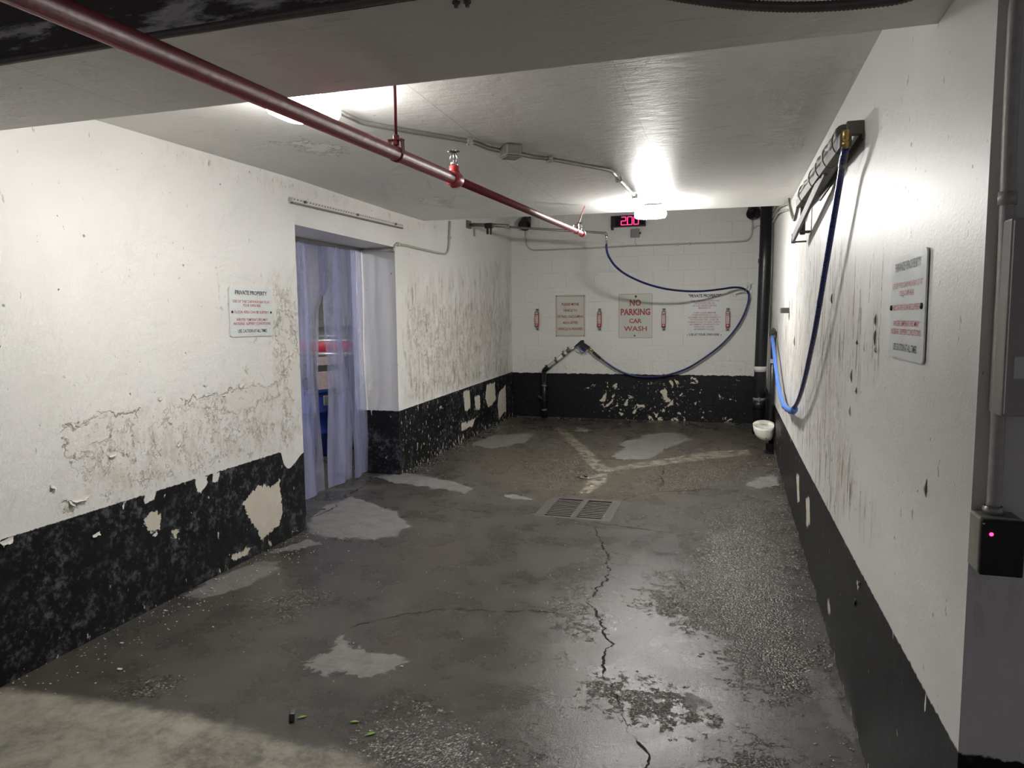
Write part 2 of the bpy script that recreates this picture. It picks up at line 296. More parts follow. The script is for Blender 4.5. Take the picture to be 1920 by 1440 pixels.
# ---------------------------------------------------------------- mesh builder
def vec(p): return np.array([p[0], p[1], p[2]], float)
class MB:
    def __init__(s): s.v = []; s.f = []; s.sm = []
    def add(s, vs, fs, smooth=False):
        k = len(s.v); s.v += [tuple(map(float, p)) for p in vs]
        for f in fs: s.f.append(tuple(i+k for i in f)); s.sm.append(smooth)
        return s
    def box(s, c, size, rot=None, bev=0.):
        bm = bmesh.new(); bmesh.ops.create_cube(bm, size=1)
        for v in bm.verts: v.co = Vector((v.co.x*size[0], v.co.y*size[1], v.co.z*size[2]))
        if bev: bmesh.ops.bevel(bm, geom=bm.edges[:], offset=bev, segments=2, profile=.5, affect='EDGES')
        Mx = (rot.to_matrix() if isinstance(rot, Quaternion) else rot) if rot is not None else Matrix.Identity(3)
        bm.verts.index_update()
        s.add([Mx @ v.co + Vector(c) for v in bm.verts], [[v.index for v in f.verts] for f in bm.faces]); bm.free(); return s
    def bar(s, p0, p1, w, h, up=(0, 0, 1), bev=0.):
        p0, p1 = Vector(p0), Vector(p1); d = (p1-p0); L = d.length; d.normalize()
        u = Vector(up); u = (u-d*u.dot(d)).normalized(); r = d.cross(u)
        Mx = Matrix(((d.x, r.x, u.x), (d.y, r.y, u.y), (d.z, r.z, u.z)))
        return s.box((p0+p1)/2, (L, w, h), Mx, bev)
    def tube(s, pts, r, seg=12, caps=True, smooth=True):
        pts = [Vector(p) for p in pts]; n = len(pts); rr = r if isinstance(r, (list, tuple, np.ndarray)) else [r]*n
        t0 = (pts[1]-pts[0]).normalized(); a = Vector((0, 0, 1)) if abs(t0.z) < .9 else Vector((1, 0, 0))
        u = (a-t0*a.dot(t0)).normalized(); vs = []
        for i, p in enumerate(pts):
            t = (pts[min(i+1, n-1)]-pts[max(i-1, 0)]).normalized(); u = (u-t*u.dot(t)).normalized(); w = t.cross(u)
            for k in range(seg):
                q = 2*math.pi*k/seg; vs.append(p+(u*math.cos(q)+w*math.sin(q))*float(rr[i]))
        fs = [(i*seg+k, i*seg+(k+1) % seg, (i+1)*seg+(k+1) % seg, (i+1)*seg+k) for i in range(n-1) for k in range(seg)]
        s.add(vs, fs, smooth)
        if caps:
            k = len(s.v)-len(vs); s.f.append(tuple(range(k+seg-1, k-1, -1))); s.sm.append(False)
            s.f.append(tuple(range(k+(n-1)*seg, k+n*seg))); s.sm.append(False)
        return s
    def cyl(s, p0, p1, r, seg=16, r1=None): return s.tube([p0, p1], [r, r if r1 is None else r1], seg)
    def lathe(s, prof, c=(0, 0, 0), axis=(0, 0, 1), seg=24, smooth=True):
        ax = Vector(axis).normalized(); a = Vector((0, 0, 1)) if abs(ax.z) < .9 else Vector((1, 0, 0))
        u = (a-ax*a.dot(ax)).normalized(); w = ax.cross(u); c = Vector(c); vs = []
        for (r, h) in prof:
            for k in range(seg):
                q = 2*math.pi*k/seg; vs.append(c+ax*h+(u*math.cos(q)+w*math.sin(q))*max(r, 1e-5))
        n = len(prof)
        return s.add(vs, [(i*seg+k, i*seg+(k+1) % seg, (i+1)*seg+(k+1) % seg, (i+1)*seg+k) for i in range(n-1) for k in range(seg)], smooth)
    def quad(s, a, b, c, d): return s.add([a, b, c, d], [(0, 1, 2, 3)])
    def prism(s, poly, n, th):
        """closed polygon (3D points) extruded along n by th"""
        n = Vector(n).normalized()*th; k = len(poly); P = [Vector(p) for p in poly]
        fs = [tuple(range(k)), tuple(range(2*k-1, k-1, -1))]+[(i, k+i, k+(i+1) % k, (i+1) % k) for i in range(k)]
        return s.add(P+[p+n for p in P], fs)
    def build(s, name, mat, parent=None, label=None, cat=None, group=None, kind=None, attrs=None):
        me = bpy.data.meshes.new(name); V = np.array(s.v)
        if parent is not None: org = np.array(ORG[parent])
        else:
            org = np.array([(V[:, 0].min()+V[:, 0].max())/2, (V[:, 1].min()+V[:, 1].max())/2, V[:, 2].min()])
        me.from_pydata((V-org).tolist(), [], s.f)
        me.polygons.foreach_set('use_smooth', s.sm)
        if attrs:
            for k, a in attrs.items():
                me.attributes.new(k, 'FLOAT', 'POINT').data.foreach_set('value', np.asarray(a, np.float32))
        me.materials.append(mat if not isinstance(mat, str) else M[mat]); me.update()
        bm = bmesh.new(); bm.from_mesh(me); bmesh.ops.recalc_face_normals(bm, faces=bm.faces) if not attrs else None; bm.to_mesh(me); bm.free()
        o = bpy.data.objects.new(name, me); col.objects.link(o)
        if parent is not None: o.parent = parent; ORG[o] = tuple(ORG[parent])
        else: o.location = org; ORG[o] = tuple(org)
        return tag(o, label, cat, group, kind)
ORG = {}
def tag(o, label=None, cat=None, group=None, kind=None):
    for k, v in (('label', label), ('category', cat), ('group', group), ('kind', kind)):
        if v: o[k] = v
    return o
def thing(name, loc, label, cat, group=None):
    o = bpy.data.objects.new(name, None); col.objects.link(o); o.location = loc; ORG[o] = tuple(loc); o.empty_display_size = .05
    return tag(o, label, cat, group)
def smoothpath(pts, n=8):
    P = [vec(p) for p in pts]; P = [2*P[0]-P[1]]+P+[2*P[-1]-P[-2]]; out = []
    for i in range(1, len(P)-2):
        a, b, c, d = P[i-1:i+3]
        for k in range(n):
            t = k/n; out.append(.5*((2*b)+(-a+c)*t+(2*a-5*b+4*c-d)*t*t+(-a+3*b-3*c+d)*t**3))
    out.append(P[-2]); return out
def sdf(Pu, Pv, poly):
    """signed distance, positive inside the polygon"""
    poly = np.array(poly, float); d = np.full(Pu.shape, 1e9); ins = np.zeros(Pu.shape, bool); n = len(poly)
    for i in range(n):
        a, b = poly[i], poly[(i+1) % n]; e = b-a; L = max(e@e, 1e-12)
        t = np.clip(((Pu-a[0])*e[0]+(Pv-a[1])*e[1])/L, 0, 1)
        d = np.minimum(d, np.hypot(Pu-a[0]-t*e[0], Pv-a[1]-t*e[1]))
        c = ((a[1] > Pv) != (b[1] > Pv)) & (Pu < (b[0]-a[0])*(Pv-a[1])/((b[1]-a[1]) if abs(b[1]-a[1]) > 1e-12 else 1e-12)+a[0])
        ins ^= c
    return np.where(ins, d, -d)
def union(Pu, Pv, polys, clamp=.6):
    o = np.full(Pu.shape, -clamp)
    for p in polys: o = np.maximum(o, np.clip(sdf(Pu, Pv, p), -clamp, clamp))
    return o
def lines(*segs):
    out = []
    for a, b, st in segs: out.append(np.linspace(a, b, max(2, int(round((b-a)/st))+1)))
    return np.unique(np.concatenate(out).round(5))
def gridfaces(nu, nv, keep=None):
    i, j = np.meshgrid(np.arange(nu-1), np.arange(nv-1), indexing='ij')
    a = (i*nv+j).ravel(); f = np.stack([a, a+nv, a+nv+1, a+1], 1)
    if keep is not None: f = f[keep.ravel()]
    return f
# ================================================================ SETTING
# ---- floor
DX0, DX1, DY0, DY1 = -1.392, -.812, 5.018, 5.612
ux = np.unique(np.concatenate([lines((-7, -3.4, .3), (-3.4, .55, .02), (.55, 4, .3)), [DX0, DX1]]))
uy = np.unique(np.concatenate([lines((-6, 1.2, .25), (1.2, 10.1, .02)), [DY0, DY1]]))
GX, GY = np.meshgrid(ux, uy, indexing='ij')
def fl(*pts): return [tuple(px(x, y, 2, 0))[:2] for x, y in pts]
dry = union(GX, GY, [
    fl((578,1245),(590,1235),(625,1205),(640,1190),(655,1208),(690,1215),(740,1232),(758,1242),(735,1260),(700,1268),(655,1268),(630,1262),(608,1278),(590,1260)),
    fl((577,975),(620,945),(660,930),(700,945),(745,960),(768,985),(745,1005),(690,1012),(640,1010),(600,1003),(577,1000)),
    fl((700,893),(760,888),(800,893),(850,903),(890,918),(870,925),(800,913),(740,905)),
    fl((350,1116),(400,1085),(460,1058),(520,1053),(527,1066),(480,1090),(420,1118),(370,1122)),
    fl((505,1036),(560,1018),(578,1008),(602,1020),(560,1032)),
    fl((1145,856),(1170,838),(1163,828),(1200,823),(1210,814),(1260,811),(1290,818),(1296,826),(1262,836),(1240,845),(1215,861),(1170,863)),
    fl((1395,908),(1430,893),(1455,890),(1462,910),(1420,916)),
    fl((880,832),(930,815),(1000,812),(990,828),(920,842)),
    fl((1505,1245),(1535,1255),(1570,1300),(1600,1345),(1595,1385),(1560,1350),(1525,1300)),
    fl((1080,800),(1105,806),(1100,811),(1078,808)),
    fl((935,925),(985,930),(1000,937),(960,935)),
    fl((1290,1300),(1330,1310),(1350,1330),(1300,1330))])
slabc = fl((-300,1240),(0,1290),(120,1297),(250,1312),(400,1345),(520,1375),(640,1400),(700,1428))
slab = union(GX, GY, [slabc+[(-.6, 1.86), (4.2, 1.86), (4.2, -6.5), (-7.2, -6.5), (-7.2, 2.0)]], 1.)
line = union(GX, GY, [fl((1040,801),(1060,806),(1090,830),(1140,876),(1112,880),(1078,842),(1058,822)), fl((1112,880),(1250,860),(1330,846),(1405,843),(1408,852),(1320,862),(1240,872),(1130,886)),
    fl((1110,890),(1140,886),(1135,905),(1105,925),(1085,925))])
agg = union(GX, GY, [fl((1330,960),(1420,930),(1470,950),(1520,1110),(1570,1300),(1480,1340),(1380,1290),(1330,1210),(1250,1160),(1180,1130),(1280,1060)),
    fl((640,1350),(760,1320),(930,1360),(1000,1440),(960,1500),(700,1500)), fl((210,1270),(330,1265),(350,1320),(220,1310)),
    fl((1010,1125),(1080,1105),(1110,1150),(1100,1190),(1060,1180)), fl((1060,1290),(1160,1270),(1290,1290),(1330,1360),(1240,1370),(1120,1330)),
    fl((1330,1395),(1450,1390),(1540,1440),(1400,1500),(1280,1500)), fl((990,830),(1130,810),(1160,850),(1120,900),(1010,925),(960,880)),
    fl((1230,870),(1420,860),(1440,890),(1280,930),(1180,930)), fl((450,1130),(560,1100),(640,1110),(540,1170))], 1.)
agg = agg*1.6-.10
greyz = union(GX, GY, [fl((1150,960),(1440,930),(1480,1000),(1620,1440),(1050,1500),(1080,1200))], 1.2)
brownz = union(GX, GY, [fl((960,800),(1440,805),(1445,860),(1200,930),(1000,925),(900,860))], 1.2)
keep = ~((GX[:-1, :-1] >= DX0-1e-6) & (GX[1:, 1:] <= DX1+1e-6) & (GY[:-1, :-1] >= DY0-1e-6) & (GY[1:, 1:] <= DY1+1e-6))
b = MB(); b.v = np.stack([GX.ravel(), GY.ravel(), np.zeros(GX.size)], 1).tolist(); b.f = gridfaces(len(ux), len(uy), keep).tolist(); b.sm = [False]*len(b.f)
floor = b.build('floor', 'floor', kind='structure', label='wet worn concrete floor of the wash bay', attrs=dict(dry=dry.ravel(), slab=slab.ravel(), line=line.ravel(), agg=agg.ravel(), greyz=greyz.ravel(), brownz=brownz.ravel()))
# cracks: narrow dirt-filled ribbons lying in the floor
def crack(pts, w):
    P = smoothpath([px(x, y, 2, 0) for x, y in pts], 5); L = []; Rr = []
    Q = []
    for i in range(len(P)-1):
        n = max(1, int(np.linalg.norm(P[i+1]-P[i])/.009))
        for k in range(n): Q.append(P[i]+(P[i+1]-P[i])*k/n)
    Q.append(P[-1]); n = len(Q); b = MB(); vs = []; wk = 0.; wv_ = 1.
    for i, q in enumerate(Q):
        t = Q[min(i+1, n-1)]-Q[max(i-1, 0)]; t /= np.linalg.norm(t)+1e-9; s_ = np.array([-t[1], t[0], 0])
        wk = wk*.93+random.gauss(0, .0055); wv_ = min(1.2, max(.12, .75+(wv_-.75)*.9+random.gauss(0, .30))); j = wk; ww = w*wv_*(min(1, i/8, (n-1-i)/8)+.05)
        vs += [q+s_*(j-ww)+[0, 0, .0012], q+s_*(j+ww)+[0, 0, .0012]]
    b.add(vs, [(2*i, 2*i+1, 2*i+3, 2*i+2) for i in range(n-1)])
    return b.build('crack', 'crack', floor)
crack([(1115,985),(1130,1020),(1135,1060),(1125,1100),(1113,1130),(1118,1160),(1130,1190),(1150,1212),(1130,1230),(1128,1262),(1145,1290),(1165,1320),(1178,1350),(1190,1390),(1205,1415),(1198,1445)], .0048)
crack([(652,1181),(700,1165),(770,1150),(840,1143),(920,1145),(1000,1147),(1060,1152)], .0030)
crack([(1165,940),(1220,925),(1290,920),(1350,916)], .004)
crack([(1246,874),(1240,895),(1235,920)], .004)
crack([(780,945),(830,950),(900,960),(935,963)], .003)
crack([(1120,980),(1160,985),(1220,994),(1260,1000)], .003)
crack([(575,975),(620,950),(690,905),(715,888)], .006)
# ---- left wall with the doorway
DZ = 2.118; DYa, DYb = 4.28, 6.03; JX = -3.40
def lw(*pts, X=-2.842):
    out = []
    for x, y in pts:
        p = px(x, y, 0, X)
        for _ in range(4): p = px(x, y, 0, leftx(p[1]))
        out.append((p[1], p[2]))
    return out
wy = np.unique(np.concatenate([lines((1.3, 10.04, .02)), [DYa, DYb]])); wz = np.unique(np.concatenate([lines((-.02, 2.95, .02)), [DZ]]))
LY, LZ = np.meshgrid(wy, wz, indexing='ij')
LXX = np.interp(LY.ravel(), [1.0, 4.28, 6.03, 10.04], [-2.83, -2.845, -2.965, -3.075])
blk = np.clip(ZB+np.where(LY > 6, .012*(LY-6), 0)-LZ, -.4, .4)
blk = np.minimum(blk, -union(LY, LZ, [lw((526,835),(560,835),(580,820),(582,838),(566,850),(550,872),(540,880),(532,870),(527,850)), lw((370,880),(384,890),(390,905),(380,920),(371,925),(366,905)), lw((400,880),(412,890),(408,905),(398,905)), lw((268,930),(290,915),(292,935),(272,945))], .4))
bchip = union(LY, LZ, [lw((455,945),(470,925),(488,908),(505,912),(525,898),(529,950),(522,985),(508,1000),(490,1012),(480,990),(466,975)), lw((270,968),(285,958),(300,965),(298,985),(283,998),(272,985)),
    lw((326,992),(334,990),(333,1008),(326,1010)), lw((868,735),(880,730),(882,765),(872,770)), lw((912,722),(928,718),(930,750),(916,765),(910,745)), lw((936,735),(948,722),(949,770),(936,785),(933,760)),
    lw((430,1045),(470,1025),(468,1035),(436,1052)), lw((890,745),(900,740),(900,765),(892,770)), lw((865,795),(890,785),(885,800),(866,806))], .4)
speck = np.where(LY > 6, .30, 0.)+np.clip((.12-LZ)/.12, 0, 1)*.35
peel = union(LY, LZ, [lw((110,800),(180,770),(262,770),(258,792),(205,818),(150,850),(135,880),(118,860)), lw((340,745),(420,735),(455,722),(520,715),(525,740),(500,760),(440,780),(385,770),(345,770)),
    lw((515,555),(545,590),(562,655),(570,720),(575,760),(555,770),(530,720),(520,640)), lw((110,940),(150,925),(170,935),(150,955),(115,960)), lw((205,850),(250,840),(255,850),(215,865)), lw((405,560),(425,570),(422,600),(410,600))], .4)-.015
stain = union(LY, LZ, [lw((120,780),(260,750),(420,720),(525,700),(526,860),(380,900),(240,960),(110,990)), lw((490,520),(556,500),(576,830),(520,860)), lw((760,560),(955,560),(955,710),(760,760)), lw((150,940),(330,860),(350,900),(180,960)), lw((300,262),(560,340),(845,422),(838,442),(555,372),(300,292))], .5)
chipz = union(LY, LZ, [lw((752,520),(960,480),(960,700),(752,765)), lw((400,530),(440,530),(440,620),(405,610))], .5)
dkeep = ~((LY[:-1, :-1] >= DYa-1e-6) & (LY[1:, 1:] <= DYb+1e-6) & (LZ[1:, 1:] <= DZ+1e-6))
b = MB(); relief = 0.
b.v = np.stack([LXX+relief, LY.ravel(), LZ.ravel()], 1).tolist(); b.f = gridfaces(len(wy), len(wz), dkeep).tolist(); nf = len(b.v)
att = dict(blk=blk.ravel(), bchip=bchip.ravel(), speck=speck.ravel(), peel=peel.ravel(), stain=stain.ravel(), chip=chipz.ravel()); att = {k: list(v) for k, v in att.items()}
def addstrip(A, Bp, zs):
    """jamb faces with the same paint bands"""
    k = len(b.v)
    for (x, y) in (A, Bp):
        for z in zs:
            b.v.append([x, y, z])
            for key, val in (('blk', ZB-z), ('bchip', -.4), ('speck', .15), ('peel', -.4), ('stain', -.3), ('chip', -.4)): att[key].append(val)
    n = len(zs)
    for i in range(n-1): b.f.append([k+i, k+n+i, k+n+i+1, k+i+1])
zs = np.linspace(0, DZ, 60)
addstrip((leftx(DYa), DYa), (JX, DYa), zs); addstrip((leftx(DYb), DYb), (JX, DYb), zs)
k = len(b.v)
for p in ((leftx(DYa), DYa, DZ), (leftx(DYb), DYb, DZ), (JX, DYb, DZ), (JX, DYa, DZ)):
    b.v.append(list(p))
    for key, val in (('blk', -.4), ('bchip', -.4), ('speck', 0), ('peel', -.4), ('stain', -.3), ('chip', -.4)): att[key].append(val)
b.f.append([k, k+1, k+2, k+3])
b.sm = [False]*len(b.f)
wall_left = b.build('wall_left', 'wall_left', kind='structure', label='white concrete wall with peeling paint and black base band', attrs=att)
b = MB(); b.box((-3.13, 1.29, 1.45), (.58, .02, 3.0)); b.build('wall_left_end', 'block', kind='structure', label='near end of the left wall')
# ---- right wall and its near end
ry = lines((1.56, 10.04, .02)); rz = lines((-.02, 2.95, .02))
RY, RZ = np.meshgrid(ry, rz, indexing='ij')
def rw(*pts): return [(px(x, y, 0, R)[1], px(x, y, 0, R)[2]) for x, y in pts]
rb = np.clip(np.interp(RY, [1.56, 2.9, 5, 8.5], [.612, .575, .535, .50])-RZ, -.4, .4)
rchip = union(RY, RZ, [rw((1493,888),(1498,893),(1499,938),(1495,942)), rw((1511,935),(1518,935),(1519,985),(1512,986)), rw((1551,1120),(1556,1130),(1557,1150),(1552,1148)), rw((1604,1090),(1613,1092),(1613,1100),(1607,1098))], .4)
rspeck = np.clip((.05-RZ)/.05, 0, 1)*.6+np.clip((RY-6)/2, 0, 1)*.5
rchipz = union(RY, RZ, [rw((1450,600),(1520,480),(1660,480),(1670,680),(1560,760),(1650,1000),(1560,980),(1470,800)), rw((1490,440),(1540,420),(1560,700),(1470,760))], .5)
rstain = union(RY, RZ, [rw((1450,620),(1560,560),(1600,800),(1640,1050),(1600,1020),(1500,850),(1460,790))], .5)-.05
rpeel = union(RY, RZ, [rw((1635,600),(1641,590),(1643,650),(1638,660)), rw((1700,300),(1706,300),(1700,385),(1694,385))], .4)-.03
b = MB(); b.v = np.stack([np.full(RY.size, R), RY.ravel(), RZ.ravel()], 1).tolist(); b.f = gridfaces(len(ry), len(rz)).tolist()
att = {k: list(v.ravel()) for k, v in dict(blk=rb, bchip=rchip, speck=rspeck, peel=rpeel, stain=rstain, chip=rchipz).items()}
ex = lines((R, R+.25, .02), (R+.25, 3.0, .25)); k0 = len(b.v)
for x in ex:
    for z in rz:
        b.v.append([x, 1.56, z])
        for key, val in (('blk', .612-z), ('bchip', -.4), ('speck', 0), ('peel', -.2), ('stain', -.3), ('chip', -.05)): att[key].append(val)
b.f += (gridfaces(len(ex), len(rz))+k0).tolist(); b.sm = [False]*len(b.f)
wall_right = b.build('wall_right', 'wall_right', kind='structure', label='white concrete wall with chipped paint and black base band', attrs=att)
# ---- back wall: blocks laid in courses on a backing wall
XBL, XBR, CH, BW, ZT = -3.085, .46, .2065, .4085, 3.0
b = MB(); b.box(((XBL+XBR)/2, YB+.103, ZT/2), (XBR-XBL, .2, ZT))
wall_back = b.build('wall_back', 'mortar', kind='structure', label='white painted concrete block wall with black base band')
def block_mesh(w, h, d, name):
    b = MB(); b.box((0, 0, 0), (w, d, h), None, .0025); me = bpy.data.meshes.new(name); me.from_pydata(b.v, [], b.f); me.materials.append(M['block']); return me
_bc = {}
def put_block(parent, c, w, h, d, rotz=0):
    key = (round(w, 3), round(h, 3), round(d, 3))
    if key not in _bc: _bc[key] = block_mesh(w, h, d, 'block')
    o = bpy.data.objects.new('block', _bc[key]); col.objects.link(o); o.parent = parent
    o.location = np.array(c)-np.array(ORG[parent]); o.rotation_euler = (0, 0, rotz)
nrow = int(ZT/CH)
for r_ in range(nrow):
    z = r_*CH+CH/2+.003; x = XBL-(.0 if r_ % 2 else BW/2)
    while x < XBR:
        a, c = max(x, XBL), min(x+BW, XBR)
        if c-a > .05: put_block(wall_back, ((a+c)/2, YB+.008+random.uniform(-.0012, .0012), z), c-a-.006, CH-.006, .02)
        x += BW
# ---- beam, bay ceiling, far high ceiling, garage ceiling
def sheet(name, P00, P10, P11, P01, nu, nv, mat, label, attrf=None):
    U, V = np.meshgrid(np.linspace(0, 1, nu), np.linspace(0, 1, nv), indexing='ij')
    P = [(1-U)*(1-V)*P00[i]+U*(1-V)*P10[i]+U*V*P11[i]+(1-U)*V*P01[i] for i in range(3)]
    b = MB(); b.v = np.stack([p.ravel() for p in P], 1).tolist(); b.f = gridfaces(nu, nv).tolist(); b.sm = [False]*len(b.f)
    return b, P
CZ = lambda y, x: HC_
b, P = sheet('c', (leftx(B1)-.02, B1, HC_), (R+.01, B1, HC_), (R+.01, YC, HC_), (-3.03, YC, HC_+.03), 90, 140, None, '')
cx_, cy_ = P[0].ravel(), P[1].ravel()
def cl(*pts): return [tuple(px(x, y, 2, HC_))[:2] for x, y in pts]
cp = union(cx_, cy_, [cl((500,270),(560,255),(590,265),(680,275),(640,300),(560,290)), cl((770,375),(840,370),(850,395),(790,390))], .3)-.05
def seamd(A, Bq):
    A, Bq = np.array(A), np.array(Bq); e = (Bq-A)/np.linalg.norm(Bq-A); return (cx_-A[0])*e[1]-(cy_-A[1])*e[0]
q = cl((1150,118),(1270,385)); q2 = cl((770,165),(1000,345))
s1, s2 = seamd(*q), seamd(*q2); seam = np.where(np.abs(s1) < np.abs(s2), s1, s2)
n0 = len(b.v)
att = dict(peel=list(cp), seam=list(seam), dirt=[0]*n0)
for (a, c_, dd, e) in [((-3.03, YC, HC_+.03), (R+.01, YC, HC_), (R+.01, YC, 2.95), (-3.03, YC, 2.95))]:
    k = len(b.v); b.v += [list(a), list(c_), list(dd), list(e)]; b.f.append([k, k+1, k+2, k+3]); b.sm.append(False)
    for _ in range(4): att['peel'].append(-.3); att['seam'].append(1); att['dirt'].append(0)
ceiling = b.build('ceiling', 'ceiling', kind='structure', label='grey painted concrete ceiling over the bay', attrs=att)
# beam: soffit, near face, far face
XL0, XR0 = -4.2, R+.005
nx = 180
b, P = sheet('s', (XL0, B0, HB), (XR0, B0, HB), (XR0, B1, HB), (XL0, B1, HB), nx, 30, None, '')
px_, py_ = P[0].ravel(), P[1].ravel()
def sl(*pts): return [tuple(px(x, y, 2, HB))[:2] for x, y in pts]
bp = union(px_, py_, [sl((110,110),(215,108),(210,130),(120,128)), sl((960,10),(1010,8),(1000,22),(950,22)), sl((1080,0),(1130,0),(1120,8),(1085,10))], .3)-.12
A_, B_ = sl((25,125), (290,213)); A_, B_ = np.array(A_), np.array(B_); e = (B_-A_)/np.linalg.norm(B_-A_); bs = (px_-A_[0])*e[1]-(py_-A_[1])*e[0]; bs = np.where((px_ < -1.2), bs, 1)
bd = np.clip((-1.5-px_)*.25, -.35, .0)*0-.30+np.clip((1.53-py_)*2, 0, .2)
att = dict(peel=list(bp), seam=list(bs), dirt=list(bd))
for yy, zz0, zz1, dv in ((B0, HB, 2.95, .12), (B1, HB, 2.95, -.3)):
    k = len(b.v); xs = np.linspace(XL0, XR0, 60); zz = np.linspace(zz0, zz1, 12)
    for x in xs:
        for z in zz: b.v.append([x, yy, z]); att['peel'].append(-.3); att['seam'].append(1); att['dirt'].append(dv)
    b.f += (gridfaces(60, 12)+k).tolist()
b.sm = [False]*len(b.f)
beam = b.build('trim_1', 'beam', kind='structure', label='dropped concrete beam across the mouth of the bay', attrs=att)
b = MB(); b.box((-1.4, 8.4, 3.0), (3.9, 3.5, .1)); b.build('ceiling', 'ceiling', kind='structure', label='higher ceiling over the back of the bay')
b = MB(); b.box((-1.6, -2.3, 3.0), (11, 7.6, .1)); b.build('ceiling', 'beam', kind='structure', label='garage aisle ceiling')
# ---- vacuum room behind the curtain
RXB, RY0, RY1 = -5.7, 3.4, 9.2
b = MB()
b.box((RXB-.11, (RY0+RY1)/2, 1.3), (.2, RY1-RY0, 2.6)); wr = b.build('wall_back_room', 'mortar', kind='structure', label='block wall of the vacuum room seen through the curtain')
for r_ in range(12):
    z = r_*CH+CH/2+.003; y = RY0-(.0 if r_ % 2 else BW/2)
    while y < RY1:
        a, c = max(y, RY0), min(y+BW, RY1)
        if c-a > .05: put_block(wr, (RXB+.002, (a+c)/2, z), c-a-.006, CH-.006, .02, math.pi/2) if False else put_block(wr, (RXB-.002, (a+c)/2, z), c-a-.006, CH-.006, .02, math.pi/2)
        y += BW
b = MB(); b.box(((RXB-3.4)/2, RY1+.1, 1.3), (2.4, .2, 2.6)); b.box(((RXB-3.4)/2, RY0-.1, 1.3), (2.4, .2, 2.6)); b.build('wall_sides_room', 'block', kind='structure', label='side walls of the vacuum room')
b = MB(); b.box((-3.42, 3.0, 1.2), (.02, 2.56, 2.5)); b.box((-3.42, 7.95, 1.2), (.02, 3.8, 2.5)); b.box((-3.42, 5.15, 2.32), (.02, 1.75, .4)); b.build('wall_left_backing', 'block', kind='structure', label='room side of the left wall')
b = MB(); b.box((-4.55, 6.2, 2.55), (2.3, 6.2, .1)); b.build('ceiling', 'ceiling', kind='structure', label='ceiling of the vacuum room')
# ================================================================ OBJECTS
# ---- ceiling lamps
def lamp(c, zc, w, d, k, label, matn):
    t = thing('ceiling_lamp', (c[0], c[1], zc), label, 'lamp', 'bay ceiling lamps')
    b = MB(); b.box((c[0], c[1], zc-.03), (w*.80, d*.80, .06), None, .008); b.build('housing', 'galv', t)
    b = MB(); n = 16
    def ring(kx, z):
        out = []
        for i in range(n):
            q = 2*math.pi*i/n; cs, sn = math.cos(q), math.sin(q); e = .45
            out.append((c[0]+math.copysign(abs(cs)**e, cs)*w/2*kx, c[1]+math.copysign(abs(sn)**e, sn)*d/2*kx, z))
        return out
    rings = [ring(.94, zc-.058), ring(1., zc-.066), ring(.99, zc-.066-.029*k), ring(.92, zc-.066-.048*k), ring(.6, zc-.066-.058*k), ring(.02, zc-.066-.060*k)]
    vs = sum(rings, []); fs = [(j*n+i, j*n+(i+1) % n, (j+1)*n+(i+1) % n, (j+1)*n+i) for j in range(len(rings)-1) for i in range(n)]
    b.add(vs, fs, True); b.build('lens', matn, t, label='glowing white lens')
    for s_ in (-1, 1):
        b = MB(); b.box((c[0]+s_*w*.46, c[1], zc-.06), (.012, .03, .02), None, .002); b.build('clip', 'galv', t)
    return t
M['lensN'] = lens_mat('lens_near', LAMP_NEAR); M['lensF'] = lens_mat('lens_far', LAMP_FAR); M['lensR'] = lens_mat('lens_room', LAMP_ROOM)
lamp((-1.65, 2.575), HC_, .25, .25, 1, 'glowing square ceiling lamp just behind the beam, nearest the camera', 'lensN')
lamp((-.685, 6.30), HC_, .27, .12, .8, 'glowing ceiling lamp at the far edge of the bay ceiling', 'lensF')
t = lamp((-4.55, 4.6), 2.5, .25, .25, 1, 'ceiling lamp in the vacuum room behind the strip curtain', 'lensR'); del t['group']
# ---- conduit on the ceiling with junction box
t = thing('ceiling_conduit', (-1.2, 3.9, HC_-.03), 'grey conduit run on the ceiling linking the two lamps', 'conduit')
zc = HC_-.017
def cpt(x, y, z=zc): return px(x, y, 2, z)
P1 = [(-1.65, 2.70, HC_-.03)]+[cpt(*q) for q in ((662,222),(690,232),(780,248),(880,265),(915,277),(945,284))]
b = MB(); b.tube(smoothpath(P1, 6), .0125, 10); b.build('pipe', 'galv', t)
P2 = [cpt(*q) for q in ((972,288),(1000,294),(1025,297),(1080,307),(1130,316),(1147,321),(1158,333),(1185,362),(1205,385))]+[(-.70, 6.17, HC_-.03)]
b = MB(); b.tube(smoothpath(P2, 6), .0125, 10); b.build('pipe', 'galv', t)
jb = cpt(958, 284, HC_-.03)
b = MB(); b.box((jb.x, jb.y, HC_-.03), (.095, .105, .06), Quaternion((0, 0, 1), .7), .008); jbo = b.build('junction_box', 'galv', t)
b = MB(); b.box((jb.x, jb.y, HC_-.063), (.09, .10, .006), Quaternion((0, 0, 1), .7), .002); b.build('cover', 'galv', jbo)
for q in ((880,265),(1030,298),(1160,336),(1190,368)):
    c = cpt(*q); b = MB(); b.box((c.x, c.y, HC_-.018), (.03, .05, .034), Quaternion((0, 0, 1), .6), .004); b.build('strap', 'chrome', t)
